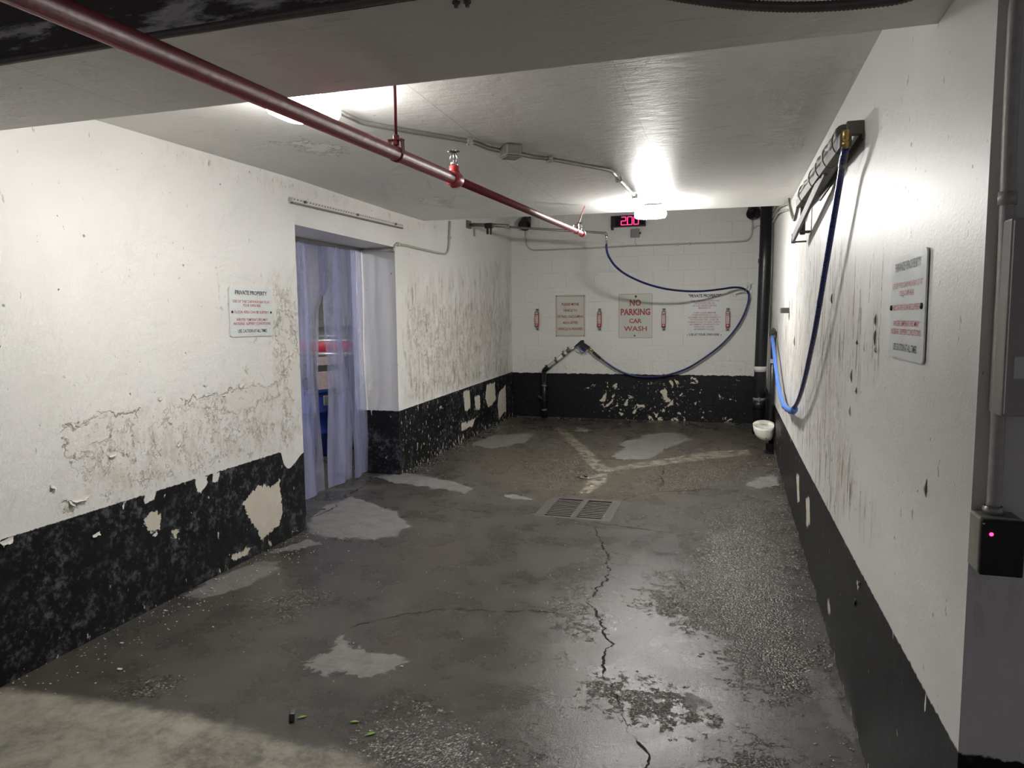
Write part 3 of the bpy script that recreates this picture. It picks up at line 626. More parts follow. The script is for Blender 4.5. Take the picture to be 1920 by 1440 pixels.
# ---- red sprinkler pipe
t = thing('sprinkler_pipe', (-1.1, 2.25, 2.0), 'long dark red sprinkler pipe hanging under the ceiling', 'pipe')
PX_ = -1.10
def pz(y): return 2.02+(y-.98)*(2.10-2.02)/(5.40-.98)
def pp(y): return Vector((PX_, y, pz(y)))
YT = 2.80; YE = 5.42
b = MB(); b.tube([pp(-4.0), pp(YT)], .0235, 20); b.build('pipe', 'red', t)
b = MB(); b.tube([pp(YT), pp(YE)], .0185, 18); b.build('pipe', 'red', t)
b = MB(); b.tube([pp(YT-.042), pp(YT-.03), pp(YT+.03), pp(YT+.042)], [.028, .031, .031, .028], 20); b.lathe([(.022, 0), (.024, .028), (.020, .036), (.020, .05), (.012, .054)], pp(YT), (0, 0, 1), 16); b.lathe([(.018, -.030), (.010, -.036), (.0, -.036)], pp(YT), (0, 0, 1), 14); b.build('tee_fitting', 'redbright', t)
b = MB(); b.tube([pp(YE-.02), pp(YE), pp(YE+.025), pp(YE+.03)], [.023, .026, .026, .018], 18); b.build('end_cap', 'redbright', t)
def sprinkler(y, h0, k=1.):
    c = pp(y)+Vector((0, 0, h0)); b = MB()
    b.lathe([(.0, 0), (.011*k, 0), (.012*k, .008*k), (.008*k, .012*k), (.0, .012*k)], c, (0, 0, 1), 12)
    for s_ in (-1, 1): b.tube([c+Vector((s_*.009*k, 0, .01*k)), c+Vector((s_*.012*k, 0, .024*k)), c+Vector((s_*.004*k, 0, .042*k))], .002*k, 6)
    b.cyl(c+Vector((0, 0, .012*k)), c+Vector((0, 0, .042*k)), .0022*k, 6)
    h = b.build('sprinkler_head', 'chrome', t)
    b = MB(); poly = []
    for i in range(24):
        q = 2*math.pi*i/24; r_ = (.019 if i % 2 else .014)*k; poly.append(c+Vector((math.cos(q)*r_, math.sin(q)*r_, .043*k)))
    b.prism(poly, (0, 0, 1), .002*k); b.build('deflector', 'darkflex', h)
sprinkler(YT, .052, 1.3); sprinkler(YE-.08, .018, 1.2)
b = MB(); b.lathe([(.010, .012), (.012, .022), (.008, .024), (.0, .024)], pp(YE-.08), (0, 0, 1), 12); b.build('outlet', 'redbright', t)
def hanger(y, top, tilt=(0, 0)):
    c = pp(y); rr = .0245 if y < YT else .0195
    b = MB(); b.tube([c+Vector((0, -.012, 0)), c+Vector((0, .012, 0))], rr+.002, 18); b.build('clamp_band', 'red', t)
    top_v = Vector((c.x+tilt[0], c.y+tilt[1], top)); d = (top_v-c).normalized()
    b = MB()
    for s_ in (-1, 1):
        b.bar(c+Vector((s_*(rr+.001), 0, 0)), c+Vector((s_*(rr-.001), 0, .045)), .003, .022, (0, 1, 0))
    b.box(c+Vector((0, 0, .047)), (2*rr+.004, .022, .004)); b.build('yoke', 'redbright' if y > 4 else 'red', t)
    b = MB(); b.cyl(c+d*.036, top_v, .0055, 8); b.lathe([(.011, .03), (.011, .062), (.006, .064)], c, d, 6); b.build('hanger_rod', 'red', t)
hanger(2.27, HC_)
_t = px(1096, 387, 2, HC_)-pp(5.20); hanger(5.20, HC_, (_t.x, _t.y))
# ---- right wall swing boom
t = thing('swing_boom', (R-.05, 5.2, 1.96), 'folded grey steel hose boom on the right wall', 'hose boom')
BX = R-.065
def q2(x, y, X=BX): return px(x, y, 0, X)
a0, a1 = q2(1586, 262), q2(1499, 382)
b = MB(); b.bar(a0, a1, .04, .05, (0, 0, 1), .003); b.build('arm', 'armsteel', t)
b0, b1 = q2(1548, 318), q2(1487, 448, BX-.02)
b = MB(); b.bar(b0, b1, .016, .058, (0, 0, 1), .003); b.build('brace', 'armsteel', t)
b = MB(); b.cyl((BX+.02, a1.y-.02, 1.97), (BX+.02, a1.y-.02, 2.22), .016, 12); b.build('hinge_post', 'armsteel', t)
for z in (1.985, 2.205):
    b = MB(); b.box((R-.031, a1.y-.02, z), (.058, .06, .012), None, .002); b.build('hinge_plate', 'armsteel', t)
b = MB(); b.cyl(b1+Vector((0, -.02, -.03)), b1+Vector((0, -.02, .03)), .012, 10); b.build('pivot_pin', 'black', t)
b = MB(); b.bar(b1+Vector((0, 0, -.02)), (R-.006, b1.y-.02, b1.z-.02), .01, .01); b.build('link_rod', 'armsteel', t)
b = MB(); b.bar((R-.004, 2.96, 2.14), (R-.004, 4.3, 2.11), .008, .03); b.box((R-.03, 2.98, 2.17), (.06, .035, .05), None, .004); b.build('rest_bracket', 'armsteel', t)
# wrapped feed pipe on top of the arm
pts = []; rad = []
for i in range(40):
    f_ = i/39; p = a0.lerp(a1, f_*.92+.02)+Vector((-.004, 0, .040+.006*math.sin(i*.9))); pts.append(p); rad.append(.024+.006*math.sin(i*1.7)*math.sin(i*.37) if f_ < .55 else .016+.006*abs(math.sin(i*1.1)))
b = MB(); b.tube(pts, rad, 12); b.build('wrapped_pipe', 'armsteel', t)
for f_ in (.06, .22, .36, .52, .82):
    c = a0.lerp(a1, f_)+Vector((0, 0, .018)); b = MB(); b.tube([c+Vector((math.cos(q)*.034, .0, math.sin(q)*.05)) for q in np.linspace(0, 2*math.pi, 17)], .0028, 6, False); b.build('wire_tie', 'darkflex', t)
b = MB(); b.tube(smoothpath([q2(1480,373), q2(1481,385), q2(1486,405), q2(1490,412), q2(1493,402), q2(1497,385)], 5), .011, 10); b.build('loose_tube', 'darkflex', t)
c = q2(1586, 255)
b = MB(); b.lathe([(.0, .022), (.012, .022), (.014, .016), (.014, -.012), (.011, -.014), (.011, -.020), (.015, -.022), (.015, -.032), (.011, -.034), (.011, -.045), (.0, -.045)], c, (0, 0, 1), 12); b.build('swivel', 'brass', t, label='brass swivel fitting')
# ---- right wall hose
t = thing('wash_hose', (R-.06, 5.0, .8), 'navy blue hose hanging in a deep loop down the right wall', 'hose')
HX = R-.055
hp = [c+Vector((0, 0, -.042)), q2(1579, 312, BX+.004)]+[q2(x, y, HX) for x, y in ((1574,345),(1560,430),(1545,520),(1530,610),(1518,670),(1508,715),(1498,748),(1487,770))]
b = MB(); b.tube(smoothpath(hp, 6), .0125, 12); b.build('hose', 'bluehose', t)
b = MB(); b.cyl(hp[0]+Vector((0, 0, .01)), hp[1]+Vector((0, .0, -.0)), .0145, 12); b.build('hose_sleeve', 'darkflex', t)
hp2 = [hp[-1]]+[q2(x, y, HX) for x, y in ((1478,767),(1468,755),(1460,725),(1455,690),(1451,655),(1448,632))]
b = MB(); b.tube(smoothpath(hp2, 6), .017, 12); b.build('hose', 'lightblue', t, label='light blue hose section')
tp = smoothpath([q2(x, y, HX) for x, y in ((1470,761),(1478,768),(1487,771),(1490,766))], 5); b = MB(); b.tube(tp, [.020+.004*math.sin(i*2.1) for i in range(len(tp))], 10); b.build('tape_joint', 'lightblue', t)
# supply pipe for that hose
t = thing('supply_pipe', (R-.03, 7.95, 0), 'thin black supply pipe standing against the right wall beside the drain stack', 'pipe')
b = MB(); b.cyl((R-.034, 7.95, 0), (R-.034, 7.95, 1.24), .026, 12); b.build('pipe', 'castiron', t)
b = MB(); b.tube(smoothpath([(R-.034, 7.95, 1.22), (R-.034, 7.95, 1.275), (R-.045, 7.93, 1.30), (R-.055, 7.90, 1.285)], 5), .030, 12); b.build('elbow', 'rust', t)
b = MB(); b.box((R-.03, 7.935, .98), (.075, .05, .045), None, .003); b.build('clamp', 'greybox', t)
b = MB(); b.box((R-.05, 7.93, .055), (.075, .06, .11), None, .004); b.build('foot', 'black', t)
# white scoop on the supply pipe
t = thing('plastic_scoop', (R-.12, 7.86, .15), 'cream white plastic scoop fixed low on the supply pipe', 'scoop')
def scoop(r0, zc0, cyy, zrim):
    b = MB(); n = 20; mm = 9; vs = []
    for j in range(mm):
        a = j/(mm-1)*math.pi/2
        for i in range(n):
            q = 2*math.pi*i/n; rr = r0*max(0, math.cos(a))**.62
            vs.append((R-.115+math.cos(q)*rr*.98+.03*math.sin(a)**3, cyy+math.sin(q)*rr*.60, zrim-math.sin(a)*r0*1.45+(.03*math.sin(q) if j == 0 else .03*math.sin(q)*math.cos(a))))
    b.add(vs, [(j*n+i, j*n+(i+1) % n, (j+1)*n+(i+1) % n, (j+1)*n+i) for j in range(mm-1) for i in range(n)], True); return b
b = scoop(.108, 0, 7.84, .315); o = b.build('cup', 'whiteplastic', t); sm = o.modifiers.new('thick', 'SOLIDIFY'); sm.thickness = .006
b = MB(); poly = [(R-.115+math.cos(a)*.108, 7.89, .315+max(0, math.sin(a))*.045) for a in np.linspace(0, math.pi, 15)]; b.prism(poly, (0, 1, 0), .008); b.build('back_lip', 'whiteplastic', t)
b = MB(); b.cyl((R-.09, 7.775, .185), (R-.09, 7.785, .187), .006, 8); b.build('screw', 'darkflex', t)
# ---- black drain stack
t = thing('drain_stack', (R-.08, 9.2, 0), 'thick black drain stack in the back right corner', 'pipe')
DXp = R-.10
b = MB(); b.tube([(DXp-.02, 9.2, 0), (DXp-.012, 9.2, .70), (DXp+.012, 9.18, 2.0), (DXp+.02, 9.15, 2.96)], .071, 24); b.build('pipe', 'castiron', t)
def bandat(z, h, mat, r_, nm):
    f_ = np.interp(z, [0, .7, 2, 2.96], [-.02, -.012, .012, .02]); b = MB(); b.tube([(DXp+f_, 9.2, z-h/2), (DXp+f_, 9.2, z+h/2)], r_, 24); b.build(nm, mat, t)
bandat(.80, .065, 'clipwhite', .0735, 'label_band'); bandat(.43, .035, 'greybox', .0745, 'coupling_band'); bandat(.36, .11, 'black', .078, 'coupling_sleeve'); bandat(2.1, .05, 'black', .078, 'hub')
b = MB(); b.box((DXp-.02, 9.125, .43), (.03, .02, .05), None, .003); b.build('band_screw', 'chrome', t)
# conduits high on the right wall beyond the ceiling edge
t = thing('wall_conduits', (R-.03, 7.5, 2.4), 'bundle of thin conduits high on the right wall near the drain stack', 'conduit')
for i, (z0, z1) in enumerate(((2.62, 2.46), (2.55, 2.40), (2.50, 2.33))):
    b = MB(); b.tube(smoothpath([(R-.022, 6.5, z0-.16), (R-.022, 7.0, z0-.10), (R-.022, 8.0, z0), (R-.022, 8.9, z0+.02)], 5), .011, 8); b.build('pipe', 'greytube', t)
b = MB(); b.tube([(R-.018, 9.0, 2.9), (R-.018, 9.0, 1.2)], .012, 8); b.build('pipe', 'darkflex', t)
# small L bracket
bp_ = px(1480, 577, 0, R)
t = thing('angle_bracket', (R-.02, bp_.y, bp_.z-.02), 'small metal angle bracket on the right wall', 'bracket')
b = MB(); b.box((R-.003, bp_.y, bp_.z+.012), (.006, .11, .09), None, .001); b.build('plate', 'clipwhite', t)
b = MB(); b.box((R-.035, bp_.y, bp_.z-.022), (.07, .11, .045), None, .003); b.build('ledge', 'armsteel', t)
# ---- text
def text_part(body, h, w, O, right, up, nrm, mat, parent, bold=.0, name='lettering', off=.0012):
    cu = bpy.data.curves.new('t', 'FONT'); cu.body = body; cu.align_x = 'CENTER'; cu.size = 1; cu.resolution_u = 2; cu.offset = bold
    to = bpy.data.objects.new('t', cu); col.objects.link(to); bpy.context.view_layer.update()
    me = bpy.data.meshes.new_from_object(to.evaluated_get(bpy.context.evaluated_depsgraph_get()))
    bpy.data.objects.remove(to); bpy.data.curves.remove(cu)
    V = np.array([v.co[:] for v in me.vertices]); F_ = [tuple(p.vertices) for p in me.polygons]; bpy.data.meshes.remove(me)
    x0, x1, y0, y1 = V[:, 0].min(), V[:, 0].max(), V[:, 1].min(), V[:, 1].max()
    u = (V[:, 0]-(x0+x1)/2)*(w/(x1-x0)); v = (V[:, 1]-(y0+y1)/2)*(h/(y1-y0))
    P = vec(O)+np.outer(u, vec(right))+np.outer(v, vec(up))+vec(nrm)*off
    b = MB(); b.add(P, F_); return b.build(name, mat, parent)
def rounded(w, h, r, O, right, up, n=5):
    out = []; O = vec(O); right = vec(right); up = vec(up)
    for cx, cy, a0 in ((w/2-r, h/2-r, 0), (-w/2+r, h/2-r, 90), (-w/2+r, -h/2+r, 180), (w/2-r, -h/2+r, 270)):
        for i in range(n): a = math.radians(a0+90*i/(n-1)); out.append(O+right*(cx+r*math.cos(a))+up*(cy+r*math.sin(a)))
    return out
def sign(name, O, w, h, right, nrm, board, rows, label, holes=(), tilt=0., border=None, corner=.012, lab=None):
    """rows: (text, y as fraction from the top, height fraction, width fraction, material, bold)"""
    right = Vector(right); nrm = Vector(nrm); up = Vector((0, 0, 1)); q = Quaternion(nrm, tilt); right = q @ right; up = q @ up; O = Vector(O)
    t = thing(name, O-up*h/2, label, 'sign')
    b = MB(); b.prism([Vector(p) for p in rounded(w, h, corner, O, right, up)], nrm, .004); b.build('board', board, t)
    F0 = O+nrm*.004
    if border:
        ins, th, bm_ = border; b = MB(); ww, hh = w-2*ins, h-2*ins
        a = rounded(ww, hh, .012, F0+nrm*.0006, right, up); c = rounded(ww-2*th, hh-2*th, .010, F0+nrm*.0006, right, up); n = len(a)
        b.add(a+c, [(i, (i+1) % n, n+(i+1) % n, n+i) for i in range(n)]); b.build('border', bm_, t)
    for body, fy, fh, fw, mt, bold in rows:
        text_part(body, fh*h, fw*w, F0+up*(h/2-fy*h), right, up, nrm, mt, t, bold)
    for fx, fy, r_ in holes:
        c = F0+right*((fx-.5)*w)+up*((.5-fy)*h); b = MB(); b.lathe([(r_, 0), (r_, .003), (r_*.6, .005), (0, .005)], c, nrm, 10); b.build('screw', 'black', t)
    return t
PRIV = [('PRIVATE PROPERTY', .105, .085, .74, 'ink_black', .020), ('USE OF THIS CARWASH BAY IS AT', .285, .055, .86, 'ink_red', .002), ('YOUR OWN RISK', .365, .055, .42, 'ink_red', .002),
        ('FLOOR AREA CAN BE SLIPPERY', .50, .055, .80, 'ink_red', .002), ('WINTER TEMPERATURES MAY', .655, .055, .74, 'ink_red', .002), ('INCREASE  SLIPPERY CONDITIONS', .735, .055, .86, 'ink_red', .002), ('USE CAUTION AT ALL TIMES', .885, .068, .68, 'ink_black', .008)]
nl = Vector((1, .005, 0)).normalized()
sign('warning_sign', (leftx(3.775)+.003, 3.775, 1.527), .412, .298, (0, 1, 0), (1, 0, 0), 'signwhite', PRIV, 'white warning sign on the left wall beside the strip curtain doorway', ((.05, .5, .008), (.955, .5, .007)), tilt=-.01, corner=.016)
sign('warning_sign', (R-.003, 2.148, 1.507), .395, .283, (0, -1, 0), (-1, 0, 0), 'signwhite', PRIV, 'white warning sign on the right wall in front of the hose loop', ((.05, .5, .008), (.93, .5, .008)), tilt=.01, corner=.016)
YS = YB-.003
def bsign(x0, y0, x1, y1): a = px(x0, y0, 1, YS); c = px(x1, y1, 1, YS); return (a+c)/2, abs(c.x-a.x), abs(a.z-c.z)
O, w, h = bsign(1041, 553, 1098, 632)
sign('move_vehicle_sign', O, w, h, (1, 0, 0), (0, -1, 0), 'signcream', [('PLEASE MOVE', .225, .065, .56, 'ink_darkred', .02), ('VEHICLE TO', .37, .062, .44, 'ink_darkred', .02), ('DRYING / VACUUMING', .515, .062, .86, 'ink_darkred', .02), ('AREA AFTER', .66, .062, .50, 'ink_darkred', .02), ('VEHICLE IS WASHED', .805, .062, .82, 'ink_darkred', .02)],
     'white sign with red PLEASE MOVE VEHICLE lettering on the back wall', ((.04, .03, .006), (.96, .03, .006), (.04, .97, .006), (.96, .97, .006)), border=(.018, .005, 'ink_darkred'))
O, w, h = bsign(1160, 551, 1223, 634)
sign('no_parking_sign', O, w, h, (1, 0, 0), (0, -1, 0), 'signcream', [('NO', .205, .145, .33, 'ink_darkred', .03), ('PARKING', .41, .15, .87, 'ink_darkred', .035), ('CAR', .61, .10, .37, 'ink_darkred', .022), ('WASH', .785, .11, .68, 'ink_darkred', .015)],
     'white sign with large red NO PARKING CAR WASH lettering', ((.51, .065, .016), (.48, .945, .011)), border=(.004, .004, 'ink_fade'), corner=.015)
O, w, h = bsign(1288, 550, 1354, 633)
sign('liability_sign', O, w, h, (1, 0, 0), (0, -1, 0), 'signwhite', [('"PRIVATE PROPERTY"', .06, .075, .90, 'ink_black', .03), ('THIS CARWASH IS FOR THE', .175, .040, .80, 'ink_fade', .012), ('EXCLUSIVE USE OF', .228, .040, .56, 'ink_fade', .012), ('55 & 65 HARBOURSIDE', .28, .040, .66, 'ink_fade', .012), ('RESIDENTS', .332, .040, .34, 'ink_fade', .012),
      ('YORK CONDOMINIUM', .44, .040, .62, 'ink_fade', .012), ('CORPORATION No. 510', .493, .040, .70, 'ink_fade', .012), ('ASSUMES NO RESPONSIBILITY', .546, .040, .90, 'ink_fade', .012), ('WHATEVER FOR,  LOSS OR', .60, .040, .80, 'ink_fade', .012), ('DAMAGE DUE TO FIRE, THEFT,', .653, .040, .90, 'ink_fade', .012), ('EQUIPMENT, CONTENTS OR', .706, .040, .82, 'ink_fade', .012), ('PERSONAL INJURY', .76, .040, .56, 'ink_fade', .012), ('HOWEVER CAUSED', .812, .040, .58, 'ink_fade', .012), ('USE AT YOUR OWN RISK', .93, .055, .84, 'ink_black', .025)],
     'white PRIVATE PROPERTY sign with many lines of faded red text below the hose', ((.03, .94, .006), (.97, .94, .006)))
# ---- mat clips
names = ('leftmost red MATS clip on the back wall, left of the PLEASE MOVE sign', 'red MATS clip between the PLEASE MOVE and NO PARKING signs', 'red MATS clip between the NO PARKING and PRIVATE PROPERTY signs', 'rightmost red MATS clip on the back wall, inside the hose loop')
for i, (x, lb) in enumerate(zip((1007, 1124, 1244.5, 1364.5), names)):
    O = px(x, 599, 1, YS-.02); t = thing('mat_clip', (O.x, YS, O.z-.15), lb, 'mat clip', 'mat clips in a row on the back wall')
    b = MB(); b.box((O.x, YS-.022, O.z), (.054, .044, .215), None, .004); b.build('body', 'clipred', t)
    b = MB(); b.box((O.x, YS-.045, O.z+.005), (.038, .003, .125), None, .001); b.build('label_plate', 'clipwhite', t)
    for k, ch in enumerate('MATS'):
        text_part(ch, .019, .021, (O.x, YS-.0465, O.z+.052-k*.0285), (1, 0, 0), (0, 0, 1), (0, -1, 0), 'ink_darkred', t, .03)
    b = MB(); b.box((O.x, YS-.045, O.z+.09), (.036, .003, .018), None, .001); b.build('upper_mark', 'clipwhite', t)
    b = MB(); b.prism([(O.x-.016, YS-.044, O.z-.072), (O.x+.016, YS-.044, O.z-.072), (O.x, YS-.044, O.z-.095)], (0, -1, 0), .003); b.build('arrow_mark', 'clipwhite', t)
    for s_ in (-1, 1):
        b = MB(); b.box((O.x, YS-.006, O.z+s_*.13), (.044, .012, .048), None, .002); tb = b.build('mounting_tab', 'greybox', t)
        b = MB(); b.lathe([(.008, 0), (.008, .004), (0, .006)], (O.x+.004, YS-.012, O.z+s_*.138), (0, -1, 0), 8); b.build('screw', 'black', tb)
# ---- LED timer display
O = px(1176, 414, 1, YB-.10); zt = O.z
t = thing('timer_display', (O.x, YB-.05, O.z-.09), 'black timer display with pink LED digits behind the far lamp', 'display')
xl = px(1149, 414, 1, YB-.10).x; xr = xl+.44
b = MB(); b.box(((xl+xr)/2, YB-.05, zt), (xr-xl, .09, .15), None, .006); b.build('case', 'black', t)
b = MB(); b.box(((xl+xr)/2+.01, YB-.097, zt), (xr-xl-.04, .005, .125), None, .002); b.build('window', 'smoked', t)
b = MB(); b.box((xl-.012, YB-.05, zt-.018), (.024, .10, .185), None, .003); b.build('bracket', 'black', t)
SEG = {'2': 'abged', '0': 'abcdef'}
def digit(ch, x0, z0, w, h):
    pts = {'a': ((0, h), (w, h)), 'b': ((w, h), (w, h/2)), 'c': ((w, h/2), (w, 0)), 'd': ((0, 0), (w, 0)), 'e': ((0, 0), (0, h/2)), 'f': ((0, h/2), (0, h)), 'g': ((0, h/2), (w, h/2))}
    b = MB()
    for s_ in SEG[ch]:
        (ax, az), (bx, bz) = pts[s_]
        for k in range(4):
            f_ = (k+.5)/4; b.box((x0+ax+(bx-ax)*f_, YB-.102, z0+az+(bz-az)*f_), (.0125, .005, .0125), None, .002)
    b.build('digit', 'led', t)
xd = xl+.115
for k, ch in enumerate('200'): digit(ch, xd+k*.086, zt-.052, .062, .104)
b = MB(); b.box((xd+.074, YB-.102, zt-.052), (.013, .005, .013), None, .002); b.build('decimal_point', 'led', t)
# junction box on the back wall
O = px(1190.5, 437, 1, YB-.05)
t = thing('junction_box', (O.x, YB-.03, O.z-.06), 'small grey square junction box on the back wall under the timer', 'junction box')
b = MB(); b.box((O.x, YB-.028, O.z), (.115, .055, .115), None, .006); b.build('box', 'greybox', t)
b = MB(); b.box((O.x, YB-.058, O.z), (.11, .006, .11), None, .003); b.build('cover', 'greybox', t)
b = MB(); b.cyl((O.x+.055, YB-.03, O.z), (O.x+.078, YB-.03, O.z), .012, 8); b.build('plug', 'black', t)
b = MB(); b.tube(smoothpath([(O.x+.02, YB-.015, O.z+.05), (O.x+.03, YB-.015, O.z+.1), (O.x+.033, YB-.02, O.z+.135)], 4), .004, 6); b.tube(smoothpath([(O.x, YB-.012, O.z-.05), (O.x, YB-.012, O.z-.13), (O.x+.03, YB-.012, O.z-.165)], 4), .004, 6); b.build('wire', 'greytube', t)
# U conduit and the two black fixtures
t = thing('wall_conduit', (-1.3, YB-.02, 2.3), 'thin grey conduit in a long U across the top of the back wall', 'conduit')
yc = YB-.014
pts = [px(x, y, 1, yc) for x, y in ((986,430),(986,452),(989,462),(996,467.5),(1010,469),(1100,465.5),(1200,460.5),(1300,456.5),(1385,453),(1402,450),(1409,441),(1411,428),(1411,408))]
b = MB(); b.tube(smoothpath(pts, 5), .011, 8); b.build('pipe', 'greytube', t)
for x, y in ((1093,465.5),(1293,457),(1270,458),(986,451),(1411,427)):
    c = px(x, y, 1, yc); b = MB(); b.box((c.x, YB-.014, c.z), (.024, .028, .04), None, .003); b.build('strap', 'greytube', t)
c = px(1412, 430, 1, yc); b = MB(); b.tube(smoothpath([c, px(1418, 425, 1, yc), px(1428, 421, 1, yc)], 4), .006, 6); b.build('branch_wire', 'greytube', t)
def fixture(xp, yp, label, s_=1.):
    c = px(xp, yp, 1, YB-.12); t = thing('black_floodlight', (c.x, YB-.05, c.z-.1), label, 'floodlight', 'black fixtures at the top of the back wall')
    d = Vector((0, -.75, -.65)).normalized()
    b = MB(); b.lathe([(0, -.07), (.05*s_, -.07), (.075*s_, -.05), (.088*s_, .04), (.092*s_, .06), (.082*s_, .062), (.078*s_, .045), (0, .045)], c, d, 20); b.build('head', 'black', t)
    b = MB(); b.lathe([(.07*s_, .05), (.05*s_, .055), (0, .056)], c, d, 16); b.build('lens', 'smoked', t)
    b = MB(); b.box((c.x, YB-.02, c.z+.04), (.11, .03, .11), None, .006); b.build('back_plate', 'black', t)
    b = MB(); b.cyl((c.x, YB-.03, c.z+.03), c, .018, 8); b.build('neck', 'black', t)
fixture(985, 418, 'black floodlight at the top left of the back wall behind the red pipe')
fixture(1413, 396, 'black floodlight at the top right of the back wall beside the drain stack', 1.0)
# ---- back boom (from the left wall) and its long blue hose
b0 = Vector((leftx(8.1)+.02, 8.1, px(880, 421, 1, 8.1).z)); be = px(1135, 437, 1, 8.2)
t = thing('overhead_boom', b0, 'thin dark overhead hose boom reaching from the left wall', 'hose boom')
b = MB(); b.cyl(b0, be, .013, 10); b.build('arm', 'darkflex', t)
b = MB(); b.cyl(b0.lerp(be, .02), b0.lerp(be, .30)+Vector((0, 0, .012)), .022, 10); b.build('arm_sleeve', 'darkflex', t)
b = MB(); b.box(b0.lerp(be, .15)+Vector((0, 0, .0)), (.09, .06, .06), None, .006); b.box(b0.lerp(be, .14)+Vector((0, 0, -.06)), (.018, .03, .08)); b.box(b0.lerp(be, .165)+Vector((0, 0, -.06)), (.014, .03, .08)); b.build('pivot_block', 'black', t)
b = MB(); b.box(b0.lerp(be, .29), (.05, .045, .05), None, .005); b.build('collar', 'chrome', t)
b = MB(); b.box((leftx(8.1)+.012, 8.1, b0.z), (.03, .12, .09), None, .004); b.build('wall_plate', 'darkflex', t)
b = MB(); b.tube(smoothpath([be+Vector((-.02, 0, .0)), be+Vector((.008, 0, -.004)), be+Vector((.014, 0, -.03))], 4), .016, 10); b.build('elbow', 'darkflex', t)
b = MB(); b.lathe([(.013, -.03), (.016, -.035), (.016, -.06), (.010, -.065), (.010, -.085), (.015, -.09), (.015, -.11), (.009, -.115), (.009, -.16)], be+Vector((.014, 0, 0)), (0, 0, 1), 10); b.build('coupling', 'chrome', t)
hs = [(1137,458,8.2),(1137.5,468,8.2),(1141,480,8.25),(1152,497,8.35),(1168,511,8.5),(1190,523,8.7),(1215,533,8.9),(1245,541,9.1),(1280,545.5,9.3),(1315,546,9.5),(1350,542.5,9.68),(1375,539,9.82),(1390,540,9.90),(1400,545,9.94),(1404,554,9.95),(1402,570,9.95),(1394,592,9.95),(1382,613,9.95),(1366,633,9.95),(1345,653,9.95),(1318,673,9.95),(1290,690,9.95),(1262,700.5,9.96),(1235,706,9.97),(1208,707,9.98),(1182,703,9.97),(1155,692,9.96),(1130,675,9.94),(1112,660,9.93)]
t = thing('wash_hose', px(1215, 707, 1, 9.97), 'navy blue hose looping from the overhead boom over a hook to the spray gun', 'hose')
hpts = smoothpath([px(x, y, 1, Y) for x, y, Y in hs], 5)
b = MB(); b.tube(hpts, .0130, 12); b.build('hose', 'bluehose', t)
b = MB(); b.tube(hpts[-5:], .019, 12); b.build('strain_relief', 'black', t)
# hook
O = px(1392, 548, 1, 9.94)
t = thing('hose_hook', (O.x, YB, O.z-.05), 'bent metal wire hook holding the hose on the back wall', 'hook')
w0 = px(1377, 553, 1, YB-.004); w1 = px(1403, 530, 1, YB-.16)
b = MB()
b.tube(smoothpath([w0, px(1388, 549, 1, YB-.06), px(1397, 546, 1, YB-.14), px(1402, 538, 1, YB-.16), w1], 5), .006, 8); b.build('wire', 'chrome', t)
b = MB(); b.box(px(1379, 552, 1, YB-.008), (.05, .012, .045), Quaternion((0, 1, 0), -.8), .003); b.build('plate', 'galv', t)
# spray gun
Yg = 9.90
def gp(x, y, Y=Yg): return px(x, y, 1, Y)
t = thing('spray_gun', gp(1092, 662), 'black trigger spray gun hanging on the back wall at the end of the blue hose', 'spray gun')
b = MB(); b.prism([gp(1077, 649), gp(1089, 638), gp(1094, 637.5), gp(1095, 643), gp(1106, 650), gp(1103, 656), gp(1094, 650.5), gp(1087, 647), gp(1078, 650.5)], (0, 1, 0), .032); b.build('body', 'black', t)
b = MB(); b.tube([gp(1079, 651, Yg+.012), gp(1088, 657, Yg+.012), gp(1097, 662.5, Yg+.012), gp(1100, 660, Yg+.012), gp(1103, 654, Yg+.012)], .006, 8); b.build('guard', 'chrome', t)
b = MB(); b.prism([gp(1085, 648, Yg+.008), gp(1094, 651, Yg+.008), gp(1099, 655, Yg+.008), gp(1096, 660, Yg+.008), gp(1090, 655, Yg+.008)], (0, 1, 0), .014); b.build('trigger', 'bluehose', t)
b = MB(); b.tube([gp(1104, 652.5, Yg+.014), gp(1108, 655.5, Yg+.016), gp(1112, 659, Yg+.02)], [.02, .018, .017], 10); b.build('coupling', 'brass', t)
b = MB(); b.tube([gp(1079, 649.5, Yg+.016), gp(1070, 656, Yg+.016), gp(1064, 661, Yg+.016)], .011, 10); b.build('lance', 'chrome', t)
# wand holder stand
O = px(1020.5, 782, 1, 9.92); gx = O.x
t = thing('wand_holder', (gx, 9.92, 0), 'black standpipe with a slanted white tube holding the spray wand', 'wand holder')
b = MB(); b.cyl((gx, 9.93, 0), (gx, 9.93, .66), .034, 14); b.build('standpipe', 'castiron', t)
for z in (.45, .1): b = MB(); b.cyl((gx, 9.93, z), (gx, 9.93, z+.03), .040, 14); b.build('collar', 'darkflex', t)
b = MB(); b.tube(smoothpath([(gx, 9.93, .62), (gx, 9.93, .68), gp(1023, 692), gp(1028, 688)], 5), .034, 12); b.build('elbow', 'castiron', t)
b = MB(); b.tube([gp(1026, 689.5), gp(1062, 660.5)], .027, 14); b.build('tube', 'pvc', t)
for x, y in ((1025,690.5),(1043,676),(1057,664.5),(1066,657)):
    b = MB(); b.tube([gp(x-2, y+1.6), gp(x+2, y-1.6)], .031, 12); b.box(gp(x-1, y-4.5), (.02, .03, .035), Quaternion((0, 1, 0), -.7), .003); b.build('strap', 'darkflex', t)
b = MB(); b.bar(gp(1010, 742, 9.96), gp(1021, 751, 9.9), .012, .02); b.build('valve_lever', 'darkflex', t)
